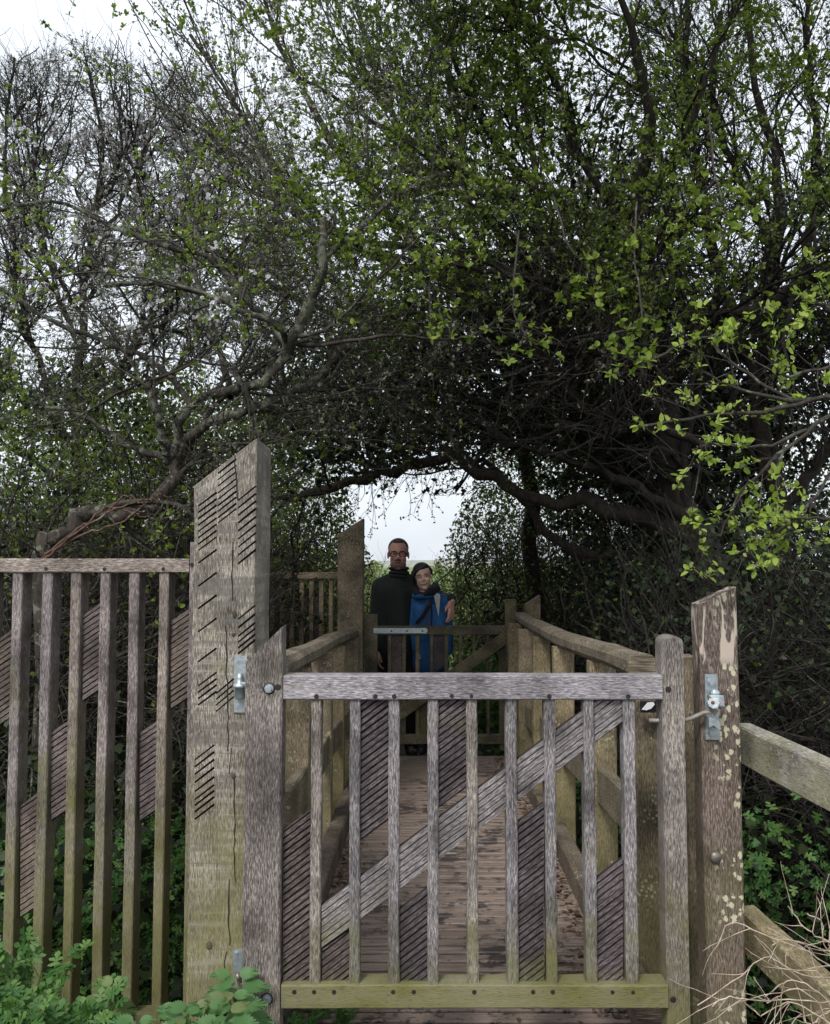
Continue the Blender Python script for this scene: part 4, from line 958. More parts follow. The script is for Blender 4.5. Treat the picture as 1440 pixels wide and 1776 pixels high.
p2, r2 = spawn(p1, r1, 12, .15, 1, (.3, .8), (.3, .7), 9, .14, .6, tw=.06)
p3, r3 = spawn(p2, r2, 6, .15, 1, (.3, .9), (.10, .3), 6, .15, .62, tw=.03)
W2.add(p1, r1); W2.add(p2, r2); W2.add(p3, r3); W2.crown(M['twig'])
W2.foliage([leafset(p3, 2, (.014, .028), 3, .75, 2.0, 15)], M['leafmid'])
W2.foliage([leafset(p3, 2, (.010, .022), 2, .2, 2.0, 16)], M['leafgrey'], nm='bud')
# ---- pale willow with long shoots sweeping up left over the middle
W3 = Tree('willow_tree', 'pale grey budded willow with long shoots sweeping up and left at the top centre', 'tree', [
 [(960,1500,7.4,14),(940,1200,7.4,14),(930,900,7.4,14),(900,700,7.4,13),(840,560,7.3,11),(760,460,7.2,9),(660,360,7.1,7),(560,220,7.0,5),(480,60,7.0,4),(440,-60,7.0,3)],
 [(860,600,7.3,9),(780,400,7.2,7),(700,240,7.1,5),(640,90,7.0,4),(610,-50,7.0,3)],
 [(880,650,7.3,9),(820,420,7.4,7),(800,240,7.4,6),(760,60,7.4,4),(750,-60,7.4,3)],
 [(780,480,7.2,7),(640,440,7.1,6),(520,340,7.0,5),(420,200,6.9,4),(330,60,6.9,3)],
 [(720,430,7.2,7),(560,400,7.0,5),(450,320,6.9,4),(360,230,6.8,3)],
 [(900,700,7.4,8),(760,600,7.3,7),(620,560,7.1,5),(480,500,7.0,4),(380,420,6.9,3)],
 [(900,620,7.4,8),(930,420,7.4,7),(920,240,7.3,5),(890,80,7.2,4),(880,-60,7.2,3)],
], M['willowbark'])
p0, r0 = W3.start()
p1, r1 = spawn(p0, r0, 13, .3, 1, (.25, .7), (.7, 1.7), 12, .07, .5, tw=.05, bias=(-.15, 0, .25))
p2, r2 = spawn(p1, r1, 8, .1, 1, (.3, .8), (.25, .8), 9, .12, .6, tw=.05, bias=(-.1, 0, .15))
p3, r3 = spawn(p2, r2, 4, .15, 1, (.3, .9), (.10, .3), 6, .15, .62)
def topleft(q_): return ~((q_[:, 2] > 1.25+ (975-150)/F*q_[:, 1]) & (q_[:, 0] < -.30*q_[:, 1]))
p1, r1 = zkeep(p1, r1, lambda q_: topleft(q_)); p2, r2 = zkeep(p2, r2, topleft)
p3, r3 = zkeep(p3, r3, topleft)
W3.add(p1, r1); W3.add(p2, r2); W3.add(p3, r3); W3.crown(M['twig'])
W3.foliage([leafset(p3, 3, (.014, .032), 2), leafset(p2, 6, (.014, .032), 2)], M['leafgrey'], nm='bud')
W3.foliage([leafset(zkeep(p3, r3, lambda q_: q_[:, 0] > -1.3)[0], 3, (.015, .030), 4, .6, 1.8, 33)], M['leaf'])
# ---- old blackthorn with the bent trunk, left
B1 = Tree('blackthorn_tree', 'old blackthorn with bent lichen covered trunk rising from behind the left fence', 'tree', [
 [(72,1300,3.75,15),(70,1100,3.75,15),(72,955,3.75,14),(92,933,3.75,13),(128,926,3.75,13),(138,905,3.78,15),(160,890,3.8,14),(200,892,3.8,13),(245,885,3.8,12),(282,862,3.8,12),(300,835,3.8,12),(303,800,3.8,11),(325,765,3.75,10),(355,742,3.7,9),(400,722,3.7,9),(425,712,3.7,8)],
 [(292,800,3.8,9),(284,770,3.75,7),(275,720,3.7,7),(262,680,3.7,6),(258,656,3.7,6)],
 [(298,795,3.8,9),(312,752,3.75,9),(335,705,3.7,8),(370,686,3.7,8),(420,675,3.65,8),(470,655,3.6,9),(498,615,3.6,9),(515,585,3.55,10),(535,530,3.5,9),(557,475,3.45,9),(562,420,3.45,7),(558,380,3.45,5)],
 [(425,712,3.7,8),(470,700,3.8,8),(530,670,4.0,8),(590,610,4.2,7),(650,560,4.4,6),(720,540,4.6,5)],
 [(425,690,3.65,6),(440,715,3.65,6),(415,660,3.6,5),(400,640,3.6,4)],
 [(500,590,3.6,8),(470,560,3.5,6),(400,530,3.5,6),(330,500,3.5,5),(250,490,3.5,4),(180,495,3.5,3)],
 [(500,600,3.6,7),(430,520,3.7,6),(400,480,3.8,6),(350,440,3.8,5),(290,428,3.8,5),(200,395,3.9,4),(100,350,4.0,3),(0,365,4.0,3)],
 [(555,450,3.45,6),(620,400,3.5,5),(690,340,3.6,4),(760,300,3.7,3)],
 [(335,705,3.7,6),(280,640,3.8,5),(200,600,3.9,4),(100,560,4.0,4),(0,500,4.0,3)],
 [(300,800,3.8,7),(220,770,3.9,5),(140,720,4.0,4),(60,700,4.1,3)],
 [(430,700,3.7,6),(520,720,4.1,6),(600,690,4.5,5),(680,650,4.8,4)],
 [(460,665,3.6,6),(480,600,3.9,5),(500,480,4.2,4),(480,360,4.4,4),(440,240,4.5,3)],
 [(400,690,3.7,6),(380,600,4.0,5),(340,480,4.3,4),(330,380,4.5,4),(345,290,4.6,3)],
 [(345,335,3.9,3),(340,400,3.85,4),(370,440,3.8,4),(400,490,3.8,4)],
], M['thornbark'], first=M['brownbark'], k=1.0)
p0, r0 = B1.start()
p1, r1 = spawn(p0, r0, 9, .25, 1, (.5, 1.3), (.4, 1.1), 12, .17, .45, tw=.02, bias=(0, .55, 0))
p2, r2 = spawn(p1, r1, 8, .1, 1, (.5, 1.3), (.2, .6), 9, .20, .6, bias=(0, .2, 0))
p3, r3 = spawn(p2, r2, 6, .1, 1, (.5, 1.3), (.06, .28), 6, .18, .62)
B1.add(p1, r1); B1.add(p2, r2); B1.add(p3, r3); B1.crown(M['twiggrey'])
B1.foliage([leafset(p3, 2, (.010, .020), 3, -.1, 2.5, 41)], M['leafgrey'], nm='bud')
B1.foliage([leafset(p3, 2, (.016, .032), 4, .55, 2.2, 42)], M['leaf'])
B1.foliage([leafset(zkeep(p3, r3, lambda q_: (q_[:, 0] < -.5) & (q_[:, 2] > 2.3))[0], 2, (.012, .022), 4, .65, 1.7, 47, spread=1.6)], M['blossom'], nm='blossom', w=1.5)
B1.foliage([leafset(p2, 5, (.008, .017), 5, .1, 2.0, 43), leafset(p0[2:9], 260, (.008, .018), 6, -.3, 3.0, 44, t0=.0)], M['lichen'], nm='lichen', tv=DV, tf=DF)
mb = MB()   # ivy stems creeping over the trunk
for k in range(4):
    pts = [tuple(P(60+k*3, 985-k*4, 3.70))+(1,), tuple(P(125+5*k, 925+random.randint(-9, 9), 3.67))+(1,), tuple(P(175+12*k, 893+random.randint(-12, 14), 3.69))+(1,), tuple(P(215+18*k, 885+random.randint(-25, 20), 3.70))+(1,), tuple(P(250+16*k, 880+random.randint(-60, 40), 3.66))+(1,)]
    c_ = catmull(pts, 26)[:, :3]+rng.normal(size=(26, 3))*.004
    mb.tube([tuple(v) for v in c_], [.0065*(1-.6*i/25) for i in range(26)], 6)
mb.build('creeper', M['redbark'], B1.root, True)
# ---- blossoming blackthorn further back, upper left
B2 = Tree('blackthorn_tree', 'tall blackthorn speckled with white blossom at upper left, top twigs bare against the sky', 'tree', [
 [(130,1400,7.0,16),(120,1100,7.0,16),(130,850,7.0,15),(140,620,7.0,12),(150,450,7.0,9),(180,280,7.0,6),(150,110,7.0,3)],
 [(130,800,7.0,11),(60,620,7.0,9),(20,430,7.0,7),(10,250,7.0,5),(25,100,7.0,3)],
 [(140,620,7.0,9),(80,450,7.0,7),(60,300,7.0,5),(70,160,7.0,3)],
 [(135,780,7.0,11),(220,620,7.1,9),(260,450,7.1,7),(240,280,7.1,5),(200,160,7.1,3)],
 [(150,700,7.0,10),(280,560,7.2,8),(340,420,7.2,6),(350,300,7.2,5),(310,190,7.2,3)],
 [(130,850,7.0,10),(20,760,7.0,8),(-60,600,7.0,6),(-80,400,7.0,5)],
 [(150,700,7.0,8),(300,650,7.3,7),(400,560,7.4,5),(450,450,7.4,4)],
 [(150,480,7.0,6),(220,330,7.0,5),(270,200,7.0,3),(250,110,7.0,2)],
], M['twig'], k=.6)
p0, r0 = B2.start()
p1, r1 = spawn(p0, r0, 20, .2, 1, (.35, .95), (.5, 1.3), 12, .16, .75, tw=.08)
k_ = (p1[:, -1, 2] < 1.25+(975-15)/F*p1[:, -1, 1]); p1, r1 = p1[k_], r1[k_]
p2, r2 = spawn(p1, r1, 12, .1, 1, (.35, 1.0), (.2, .55), 9, .17, .62, tw=.05)
p3, r3 = spawn(p2, r2, 6, .1, 1, (.4, 1.2), (.06, .2), 5, .15, .62, tw=.03)
cut_ = lambda q_: (q_[:, 2] < 1.25+(975-40-.35*np.abs(q_[:, 0]/q_[:, 1]*F+600))/F*q_[:, 1])
p2, r2 = zkeep(p2, r2, cut_); p3, r3 = zkeep(p3, r3, cut_)
B2.add(p1, r1); B2.add(p2, r2); B2.add(p3, r3); B2.crown(M['twig'])
p4, r4 = spawn(p3, r3, 3, .1, 1, (.5, 1.4), (.02, .06), 3, .1, .9); B2.add(p4, r4); B2.crown(M['twig'])
lowb = zkeep(p3, r3, lambda q_: q_[:, 2] < 1.25+(975-180)/F*q_[:, 1])[0]
B2.foliage([leafset(lowb, 4, (.014, .027), 6, .05, 1.3, 51, spread=1.6, up=.1)], M['blossom'], nm='blossom', tv=OV, tf=OF, w=1.5)
B2.foliage([leafset(p3, 2, (.010, .022), 3, .6, 1.8, 52)], M['leafgrey'], nm='bud')
B2.foliage([leafset(zkeep(p3, r3, lambda q_: q_[:, 2] < 3.2)[0], 2, (.02, .036), 3, .5, 1.5, 53)], M['leafmid'])
# ---- dense dark ivy-clad tree closing the arch
def cloud(lo, hi, n, seed=1, thr=None, sc=1.2, fn=None):
    c_ = rng.uniform(lo, hi, (n, 3))
    if thr is not None: c_ = c_[clump(c_, sc, seed)+.3*rng.normal(size=len(c_)) > thr]
    if fn is not None: c_ = c_[fn(c_)]
    return c_[~forbid(c_)]
def cloudset(c_, size, up=.4, fwd=-.3):
    n = len(c_); d = nrm(rng.normal(size=(n, 3))+np.array((0, 0, -.2))); return c_, d, nrm(rng.normal(size=(n, 3))*.8+np.array((0, fwd, up))), rng.uniform(size[0], size[1], n)
D1 = Tree('hawthorn_tree', 'dense dark ivy clad tree closing the arch behind the willow limbs', 'tree', [
 [(1190,1500,6.6,26),(1180,1200,6.6,26),(1150,950,6.6,24),(1070,780,6.6,20),(960,640,6.6,15),(860,560,6.6,10),(760,540,6.6,7)],
 [(1110,850,6.6,16),(980,760,6.5,12),(850,700,6.5,9),(740,680,6.5,7),(640,700,6.5,5)],
 [(1070,790,6.6,14),(1070,620,6.7,11),(1080,480,6.7,8),(1060,360,6.7,5)],
 [(1140,930,6.6,14),(1180,760,6.7,11),(1230,640,6.8,8),(1290,520,6.8,5)],
], M['willowbark'])
p0, r0 = D1.start()
p1, r1 = spawn(p0, r0, 14, .25, 1, (.5, 1.2), (.5, 1.2), 12, .15, .5); p2, r2 = spawn(p1, r1, 9, .1, 1, (.4, 1.2), (.3, .7), 9, .2, .6); p3, r3 = spawn(p2, r2, 5, .1, 1, (.4, 1.2), (.1, .3), 6, .2, .6)
D1.add(p1, r1); D1.add(p2, r2); D1.add(p3, r3); D1.crown(M['twig'])
def arch(c_):      # a rounded crown
    return ((c_[:, 0]-1.35)/2.6)**2+((c_[:, 2]-2.35)/1.55)**2+((c_[:, 1]-6.9)/1.3)**2 < 1-1.2*((c_[:, 2] < 2.15-.1*(c_[:, 0]<.3)) & (c_[:, 0] < 1.25))
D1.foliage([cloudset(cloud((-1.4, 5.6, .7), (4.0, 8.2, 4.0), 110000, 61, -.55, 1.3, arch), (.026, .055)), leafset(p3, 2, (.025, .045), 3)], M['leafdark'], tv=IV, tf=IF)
def shade_canopy(c_): return (c_[:, 2] > 1.25+.70*c_[:, 1]+.12)
W1.foliage([cloudset(cloud((-.9, 2.3, 3.0), (4.6, 5.6, 5.2), 60000, 63, -.6, 1.1, shade_canopy), (.03, .055))], M['leafmid'])  # unseen leaf mass above the view, added to shade the right-hand thicket
pp, pr = spawn_free(W1.L[1:2, 6:24, :3], 90, 0, 1, (.7, 1.5), (.10, .42), 8); pp[:, :, 2] -= np.linspace(0, .10, 8)[None]
q_, _ = spawn_free(pp, 4, .2, 1, (.4, 1.1), (.04, .14), 6)
W1.add(pp, np.full((len(pp), 8), .0026)*np.linspace(1, .5, 8)); W1.add(q_, np.full((len(q_), 6), .0014)*np.linspace(1, .6, 6)); W1.crown(M['twig'])
c_ = np.repeat(np.concatenate([q_[:, -1], q_[:, 3]]), 2, 0); v, f = leaves_np(c_, nrm(rng.normal(size=c_.shape)), nrm(rng.normal(size=c_.shape)), rng.uniform(.010, .022, len(c_))); npmesh('foliage', v, f, M['leafmid'], W1.root)
# ---- hedges and thickets
def hedge(name, label, cat, base, lo, hi, nstem, nleaf, mats, size, fn, stemcol, seed, up=.4, tmpl=(OV, OF), twl=(.5, 1.2), s2=7, thr=-.2):
    root = thing(name, base, label, cat)
    S_ = cloud((lo[0], lo[1], lo[2]), (hi[0], hi[1], (lo[2]*.5+hi[2]*.5)), nstem, fn=fn)
    D = nrm(rng.normal(size=S_.shape)*.6+np.array((0, 0, .5))); p = grow(S_, D, rng.uniform(twl[0], twl[1], len(S_)), 10, .2); r = rng.uniform(.004, .011, len(p))[:, None]*np.linspace(1, .4, 10)[None]
    k = keepf(p); p, r = p[k], r[k]
    p2, r2 = spawn(p, r, s2, .1, 1, (.4, 1.2), (.15, .5), 7, .2, .55)
    a, b_ = tubes_np(p, r), tubes_np(p2, np.maximum(r2, .0012))
    npmesh('branches', np.vstack([a[0], b_[0]]), np.vstack([a[1], b_[1]+len(a[0])]), stemcol, root, True)
    for i, (mm, frac) in enumerate(mats):
        c_ = cloud(lo, hi, int(nleaf*frac), seed+i, thr, 2.2, fn)
        s_ = cloudset(c_, size, up); v, f = leaves_np(*s_, tmpl[0], tmpl[1]); npmesh('foliage', v, f, mm, root)
    return root, p2
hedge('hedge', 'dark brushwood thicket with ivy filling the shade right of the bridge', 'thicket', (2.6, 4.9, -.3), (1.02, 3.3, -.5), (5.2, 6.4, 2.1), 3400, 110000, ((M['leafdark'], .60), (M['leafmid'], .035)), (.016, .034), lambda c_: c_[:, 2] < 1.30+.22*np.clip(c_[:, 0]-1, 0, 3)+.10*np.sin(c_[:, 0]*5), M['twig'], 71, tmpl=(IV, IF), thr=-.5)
hedge('hedge', 'leafy green and brown thicket behind the left picket fence', 'thicket', (-2.2, 4.3, -.3), (-4.4, 3.95, -.5), (-.72, 6.2, 2.8), 2600, 95000, ((M['leafdark'], .42), (M['leafmid'], .36), (M['leaf'], .12)), (.018, .040), lambda c_: (c_[:, 2] < 1.92+.30*np.sin(c_[:, 0]*3.0)+.30*(-c_[:, 0]-1.2)+.25*np.maximum(0, c_[:, 1]-4.5)) & ~((c_[:, 0] > -1.0-.05*(c_[:, 1]-4)) & ((c_[:, 2] > .5) | (c_[:, 1] > 4.4))), M['twiggrey'], 75)
hedge('hedge', 'sunlit hedge left of the path behind the far picket fence', 'hedge', (-1.9, 8, -.2), (-3.6, 6.7, -.3), (-.43, 9.5, 2.9), 1100, 90000, ((M['leafmid'], .55), (M['leafdark'], .3), (M['leaf'], .15)), (.022, .05), lambda c_: c_[:, 2] < 1.25+1.6*np.clip((-.46-c_[:, 0])/.5, -.05, 1)+.12*np.sin(c_[:, 1]*5+c_[:, 0]*7), M['twig'], 79)
hedge('hedge', 'rounded olive green hedge right of the path behind the people', 'hedge', (1.6, 8.3, -.2), (.20, 6.8, -.3), (4.0, 10.2, 2.9), 1300, 100000, ((M['hedge'], .6), (M['leafmid'], .25), (M['leafdark'], .15)), (.022, .05), lambda c_: c_[:, 2] < 1.24+1.75*np.clip((c_[:, 0]-.22)/.85, -.1, 1)+.10*np.sin(c_[:, 1]*6+c_[:, 0]*7), M['twig'], 83)
hedge('hedge', 'low brownish hedge far down the left side of the path', 'hedge', (-1.2, 12, -.3), (-3.4, 10.5, -.35), (-.58, 14, 1.6), 400, 16000, ((M['hedge'], .7), (M['leafmid'], .3)), (.03, .06), lambda c_: c_[:, 2] < 1.15+.45*np.clip((-.6-c_[:, 0])/1.2, 0, 1), M['twig'], 87)
hedge('hedge', 'distant low hedge closing the end of the path beyond the people', 'hedge', (0, 15, -.3), (-3.4, 14, -.35), (4, 16.5, 1.35), 500, 34000, ((M['hedge'], .5), (M['leafmid'], .5)), (.04, .08), lambda c_: c_[:, 2] < 1.13+.10*np.sin(c_[:, 0]*6)+.06*np.sin(c_[:, 0]*17+1), M['twig'], 89)
hedge('hedge', 'green thicket behind the blackthorns, filling the gap above the left fence', 'thicket', (-4.2, 9, -.2), (-6.6, 8.0, -.2), (-1.3, 10.0, 3.3), 900, 70000, ((M['leafmid'], .5), (M['leafdark'], .35), (M['leafgrey'], .15)), (.03, .06), lambda c_: c_[:, 2] < 2.75+.25*np.sin(c_[:, 0]*2.2)-.20*np.clip(-c_[:, 0]-4, 0, 3), M['twig'], 97, twl=(.5, 1.6))
# ---- undergrowth: ivy and herbs on the banks
def cover(name, lo, hi, n, mat, size, tmpl, fn=None, seed=1, up=1.0):
    x = rng.uniform(lo[0], hi[0], n); y = rng.uniform(lo[1], hi[1], n); z = height(x, y)+rng.uniform(0, 1, n)**1.3*(hi[2]-lo[2])
    c_ = np.stack([x, y, z], -1); c_ = c_[clump(c_, 3.0, seed)+.4*rng.normal(size=n) > -.5]
    if fn: c_ = c_[fn(c_)]
    c_ = c_[~((np.abs(c_[:, 0]-.13) < .60) & (c_[:, 1] < 6.1))]
    s_ = cloudset(c_, size, up, -.5); v, f = leaves_np(*s_, tmpl[0], tmpl[1]); return tag(npmesh(name, v, f, mat), kind='stuff')
cover('ivy_undergrowth', (-3.6, 2.95, 0), (-.55, 4.6, 1.0), 34000, M['ivy'], (.028, .055), (HV, HF), seed=91, up=.8)
cover('ivy_undergrowth', (.95, 3.0, 0), (4.6, 5.2, 1.05), 34000, M['ivy'], (.028, .055), (HV, HF), seed=92, up=.8)
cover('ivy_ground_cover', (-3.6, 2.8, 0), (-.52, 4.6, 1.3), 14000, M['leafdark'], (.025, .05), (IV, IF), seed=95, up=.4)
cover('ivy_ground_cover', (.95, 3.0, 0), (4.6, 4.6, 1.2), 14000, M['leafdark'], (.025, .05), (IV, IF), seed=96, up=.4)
cover('path_herbs', (.38, 6.4, 0), (2.2, 8.5, .75), 9000, M['herb'], (.03, .06), (LV, LF), seed=93)
cover('path_herbs', (-1.2, 6.5, 0), (-.42, 9, .6), 5000, M['herb'], (.03, .06), (LV, LF), seed=94)
# grass by the path
n = 9000; x = rng.uniform(-6, 6, n); y = rng.uniform(8, 22, n); S_ = np.stack([x, y, height(x, y)], -1); D = nrm(rng.normal(size=(n, 3))*.3+np.array((0, 0, 1)))
v, f = tubes_np(grow(S_, D, rng.uniform(.08, .3, n), 4, .15), np.full((n, 4), .004)*np.linspace(1, .2, 4)); tag(npmesh('grass', v, f, M['grass']), kind='stuff')
# bare climbing twigs among the undergrowth (dry)
def drytwigs(name, label, lo, hi, n, mat, ln=(.3, .9), r=.0035):
    S_ = rng.uniform(lo, hi, (n, 3)); D = nrm(rng.normal(size=S_.shape)+np.array((0, 0, .3))); p = grow(S_, D, rng.uniform(ln[0], ln[1], n), 10, .14)
    k = keepf(p); p = p[k]; rr = rng.uniform(.4, 1, len(p))[:, None]*r*np.linspace(1, .4, 10)[None]; v, f = tubes_np(p, rr)
    tag(npmesh(name, v, f, mat, smooth=True), kind='stuff')
drytwigs('dry_brambles', '', (-3.4, 3.1, -.2), (-.8, 3.8, 1.1), 260, M['twiggrey'])
drytwigs('dry_brambles', '', (1.1, 3.1, -.2), (3.6, 4.2, 1.2), 320, M['twiggrey'])
drytwigs('dry_brambles', '', (1.9, 3.3, .5), (2.8, 3.8, .9), 90, M['straw'], (.15, .4), .0025)
# ---- leaf litter on the deck and moss tufts
n = 1500; side = rng.choice([-1, 1], n); y = rng.uniform(2.35, 6.0, n); off = .455-np.abs(rng.normal(size=n))*.045; x = .085+.016*y+side*off
z = -.0105*np.maximum(0, y-2.3)**2+rng.uniform(.001, .014, n); c_ = np.stack([x, y, z], -1)
v, f = leaves_np(c_, nrm(rng.normal(size=(n, 3))*np.array((1, 1, .2))), nrm(rng.normal(size=(n, 3))*.3+np.array((0, 0, 1))), rng.uniform(.010, .028, n)); tag(npmesh('leaf_litter', v, f, M['litter']), kind='stuff')
n = 90; y = rng.uniform(1.9, 2.6, n); x = .12+rng.uniform(-.38, .42, n); c_ = np.stack([x, y, np.full(n, .004)], -1)
v, f = leaves_np(c_, nrm(rng.normal(size=(n, 3))*np.array((1, 1, .1))), nrm(rng.normal(size=(n, 3))*.2+np.array((0, 0, 1))), rng.uniform(.012, .026, n)); tag(npmesh('leaf_litter', v, f, M['litter']), kind='stuff')
# ---- foreground plants
def herb_plant(px, py, Y, nst, h_, label, seed, lean=(0, 0)):
    c0 = P(px, py, Y); z0 = c0.z-h_; root = thing('cow_parsley', (c0.x, Y, z0), label, 'plant')
    base = np.array((c0.x, Y, z0)); S_ = base+rng.normal(size=(nst, 3))*np.array((.035, .035, .0)); D = nrm(rng.normal(size=(nst, 3))*np.array((.32, .3, .1))+np.array((lean[0], lean[1], 1)))
    p = grow(S_, D, rng.uniform(h_*.5, h_*1.0, nst), 9, .08); v, f = tubes_np(p, np.full((nst, 9), .003)*np.linspace(1, .5, 9), 5)
    q_, qr = spawn_free(p, 6, .35, 1, (.5, 1.1), (.06, .14), 6); v2, f2 = tubes_np(q_, qr, 3)
    npmesh('stem', np.vstack([v, v2]), np.vstack([f, f2+len(v)]), M['herb'], root, True)
    cs, ds, ns_, ss_ = [], [], [], []
    for t_ in (.4, .7, 1.0):
        for sgn in (-1, 1):
            i = int(round(t_*5)); pos = q_[:, i]; T = nrm(q_[:, min(i, 5)]-q_[:, max(i-1, 0)]); up = np.tile(np.array((0, -.45, 1.0)), (len(pos), 1)); sd_ = nrm(np.cross(T, up))
            cs.append(pos); ds.append(T*(.7 if t_ < 1 else 1.2)+sgn*sd_*(.9 if t_ < 1 else .35)+rng.normal(size=pos.shape)*.12); ns_.append(nrm(up+rng.normal(size=pos.shape)*.25)); ss_.append(rng.uniform(.034, .052, len(pos))*(1.2-.35*t_))
    v, f = leaves_np(np.concatenate(cs), np.concatenate(ds), np.concatenate(ns_), np.concatenate(ss_), HV, HF, 1.25); npmesh('foliage', v, f, M['herb'], root)
for i, (px, py, Y, ns, h_, lb) in enumerate([
 (25, 1650, 2.30, 5, .22, 'cow parsley clump in bottom left corner, highest of the leaves before the fence'),
 (95, 1750, 2.20, 4, .12, 'low cow parsley spread at the foot of the second fence picket from left'),
 (10, 1760, 2.05, 5, .14, 'cow parsley at the very bottom left corner of the photo'),
 (150, 1775, 2.15, 4, .10, 'cow parsley between the third and fourth visible pickets, beside the bramble leaves'),
 (535, 1795, 2.35, 5, .08, 'small cow parsley tuft under the hinge side of the front gate')]): herb_plant(px, py, Y, ns, h_, lb, i)
def nettle(px, py, Y, h_, label, n=3, tall=.05):
    c0 = P(px, py, Y); root = thing('nettle', (c0.x, Y, c0.z-h_), label, 'plant'); cs, ds, ns_, ss_ = [], [], [], []
    tubes_ = []
    for k in range(n):
        b0 = np.array((c0.x+random.gauss(0, .03), Y+random.gauss(0, .02), c0.z-h_)); tp = np.array((c0.x+random.gauss(0, .05), Y+random.gauss(0, .03)-.02, c0.z-abs(random.gauss(0, .03))))
        pth = b0+(tp-b0)*np.linspace(0, 1, 8)[:, None]; tubes_.append(pth)
        for j in range(4, 8):
            a0 = random.random()*3.14+j*1.57; sz = .062 if j < 7 else .042
            for s_ in (0, math.pi):
                d = np.array((math.cos(a0+s_), math.sin(a0+s_)*.8-.25, .12-.35*(7-j)/4)); cs.append(pth[j]+np.array((d[0], d[1], .2))*.012); ds.append(d); ns_.append(np.array((0, -.55, 1.0))+rng.normal(size=3)*.15); ss_.append(sz*random.uniform(.8, 1.2))
    v, f = tubes_np(np.array(tubes_), np.full((n, 8), .0028), 6); npmesh('stem', v, f, M['nettle'], root, True)
    v, f = leaves_np(np.array(cs), np.array(ds), nrm(np.array(ns_)), np.array(ss_), NV, NF); npmesh('foliage', v, f, M['nettle'], root)
for a in ((300, 1720, 1.98, .18, 'nettle with jagged leaves left of the carved post foot', 3), (385, 1695, 2.0, .2, 'tallest nettle in front of the carved post foot, just below lower hinge', 3), (345, 1745, 1.93, .15, 'nettle at bottom edge between the two taller nettles', 3), (270, 1760, 1.95, .13, 'small nettle at bottom edge, leftmost of the nettles', 2), (410, 1755, 1.98, .15, 'nettle at the foot of the gate hinge stile', 2)): nettle(*a)
br_ = thing('bramble', tuple(P(200, 1800, 2.35)), 'young bramble shoot with paired pale green leaves between fence and nettles', 'plant')
pth = np.array([[tuple(P(200, 1800, 2.35)), tuple(P(205, 1760, 2.33)), tuple(P(202, 1730, 2.32)), tuple(P(195, 1705, 2.3))], [tuple(P(202, 1760, 2.33)), tuple(P(215, 1752, 2.3)), tuple(P(225, 1748, 2.3)), tuple(P(232, 1745, 2.3))]]); v, f = tubes_np(pth, np.full((2, 4), .002), 5); npmesh('stem', v, f, M['nettle'], br_, True)
cs = [P(195, 1705, 2.3), P(193, 1708, 2.3), P(198, 1702, 2.3), P(202, 1745, 2.3), P(204, 1745, 2.3), P(203, 1745, 2.3)]; ds = [(-1, 0, .3), (-.3, -.3, -.8), (.9, 0, .2), (-1, -.1, -.25), (1, -.1, -.2), (.1, -.5, .6)]
v, f = leaves_np(np.array([tuple(c_) for c_ in cs]), np.array(ds, float), nrm(np.tile(np.array((0, -.8, .7)), (6, 1))), np.array([.04, .045, .03, .055, .058, .04]), NV, NF, 1.2); npmesh('foliage', v, f, leafmat('bramble leaf', (.12,.19,.05), (.15,.22,.06), (.2,.25,.09), .3), br_)
# leafy willow branch coming in from the right, close to the viewer
SB = [
 [(1560,690,2.0,7),(1440,690,2.05,6),(1340,710,2.1,5),(1220,722,2.1,4),(1110,740,2.1,3)],
 [(1480,700,2.0,6),(1420,735,2.0,5),(1340,800,2.0,4),(1280,860,2.0,3),(1250,930,2.0,2)],
 [(1560,640,2.1,6),(1440,690,2.1,5),(1330,690,2.1,4),(1260,665,2.1,3),(1210,640,2.1,2)],
 [(1400,745,2.0,4),(1320,775,2.0,4),(1240,770,2.0,3),(1200,780,2.0,2)],
 [(1380,700,2.1,4),(1300,650,2.15,3),(1240,600,2.2,3),(1260,570,2.2,2)],
 [(1500,930,1.95,5),(1440,900,1.95,4),(1380,900,1.95,3),(1340,895,1.95,2)],
 [(1460,560,2.1,4),(1430,530,2.1,3),(1400,525,2.1,2)],
 [(1440,820,2.0,4),(1400,880,2.0,4),(1350,920,2.0,3),(1280,960,2.0,2)],
 [(1360,760,2.0,3),(1350,830,2.0,3),(1345,880,2.0,2)],
 [(1500,620,2.1,4),(1420,640,2.1,4),(1360,650,2.1,3),(1330,600,2.1,2)]]
sb = limbs_of(SB, 16); root = thing('willow_branch', tuple(sb[0][0, :3]), 'bright leafed willow branch reaching in from the right edge, nearest foliage to the viewer', 'branch')
p = sb[:, :, :3]; r = sb[:, :, 3]
q_, _ = spawn_free(p, 8, .2, 1, (.4, 1.1), (.05, .18), 7); v1, f1 = tubes_np(p, r*.8, 6); v2, f2 = tubes_np(q_, np.full((len(q_), 7), .0016)*np.linspace(1, .5, 7), 4)
npmesh('twigs', np.vstack([v1, v2]), np.vstack([f1, f2+len(v1)]), M['twiggrey'], root, True)
ends = np.concatenate([q_[:, -1], q_[:, 4], p[:, -1], p[:, 11], p[:, 13]]); T = nrm(np.concatenate([q_[:, -1]-q_[:, -2], q_[:, 4]-q_[:, 3], p[:, -1]-p[:, -2], p[:, 11]-p[:, 10], p[:, 13]-p[:, 12]]))
k = rng.uniform(size=len(ends)) < .8; ends, T = ends[k], T[k]; ends = np.repeat(ends, 7, 0)+rng.normal(size=(len(ends)*7, 3))*.006; T = np.repeat(T, 7, 0)
d = nrm(T*.5+rng.normal(size=T.shape)*.75+np.array((0, 0, .45))); v, f = leaves_np(ends, d, nrm(rng.normal(size=T.shape)*.5+np.array((0, -.4, .9))), rng.uniform(.012, .025, len(ends)), OV, OF, .95); npmesh('foliage', v, f, M['sprig'], root)
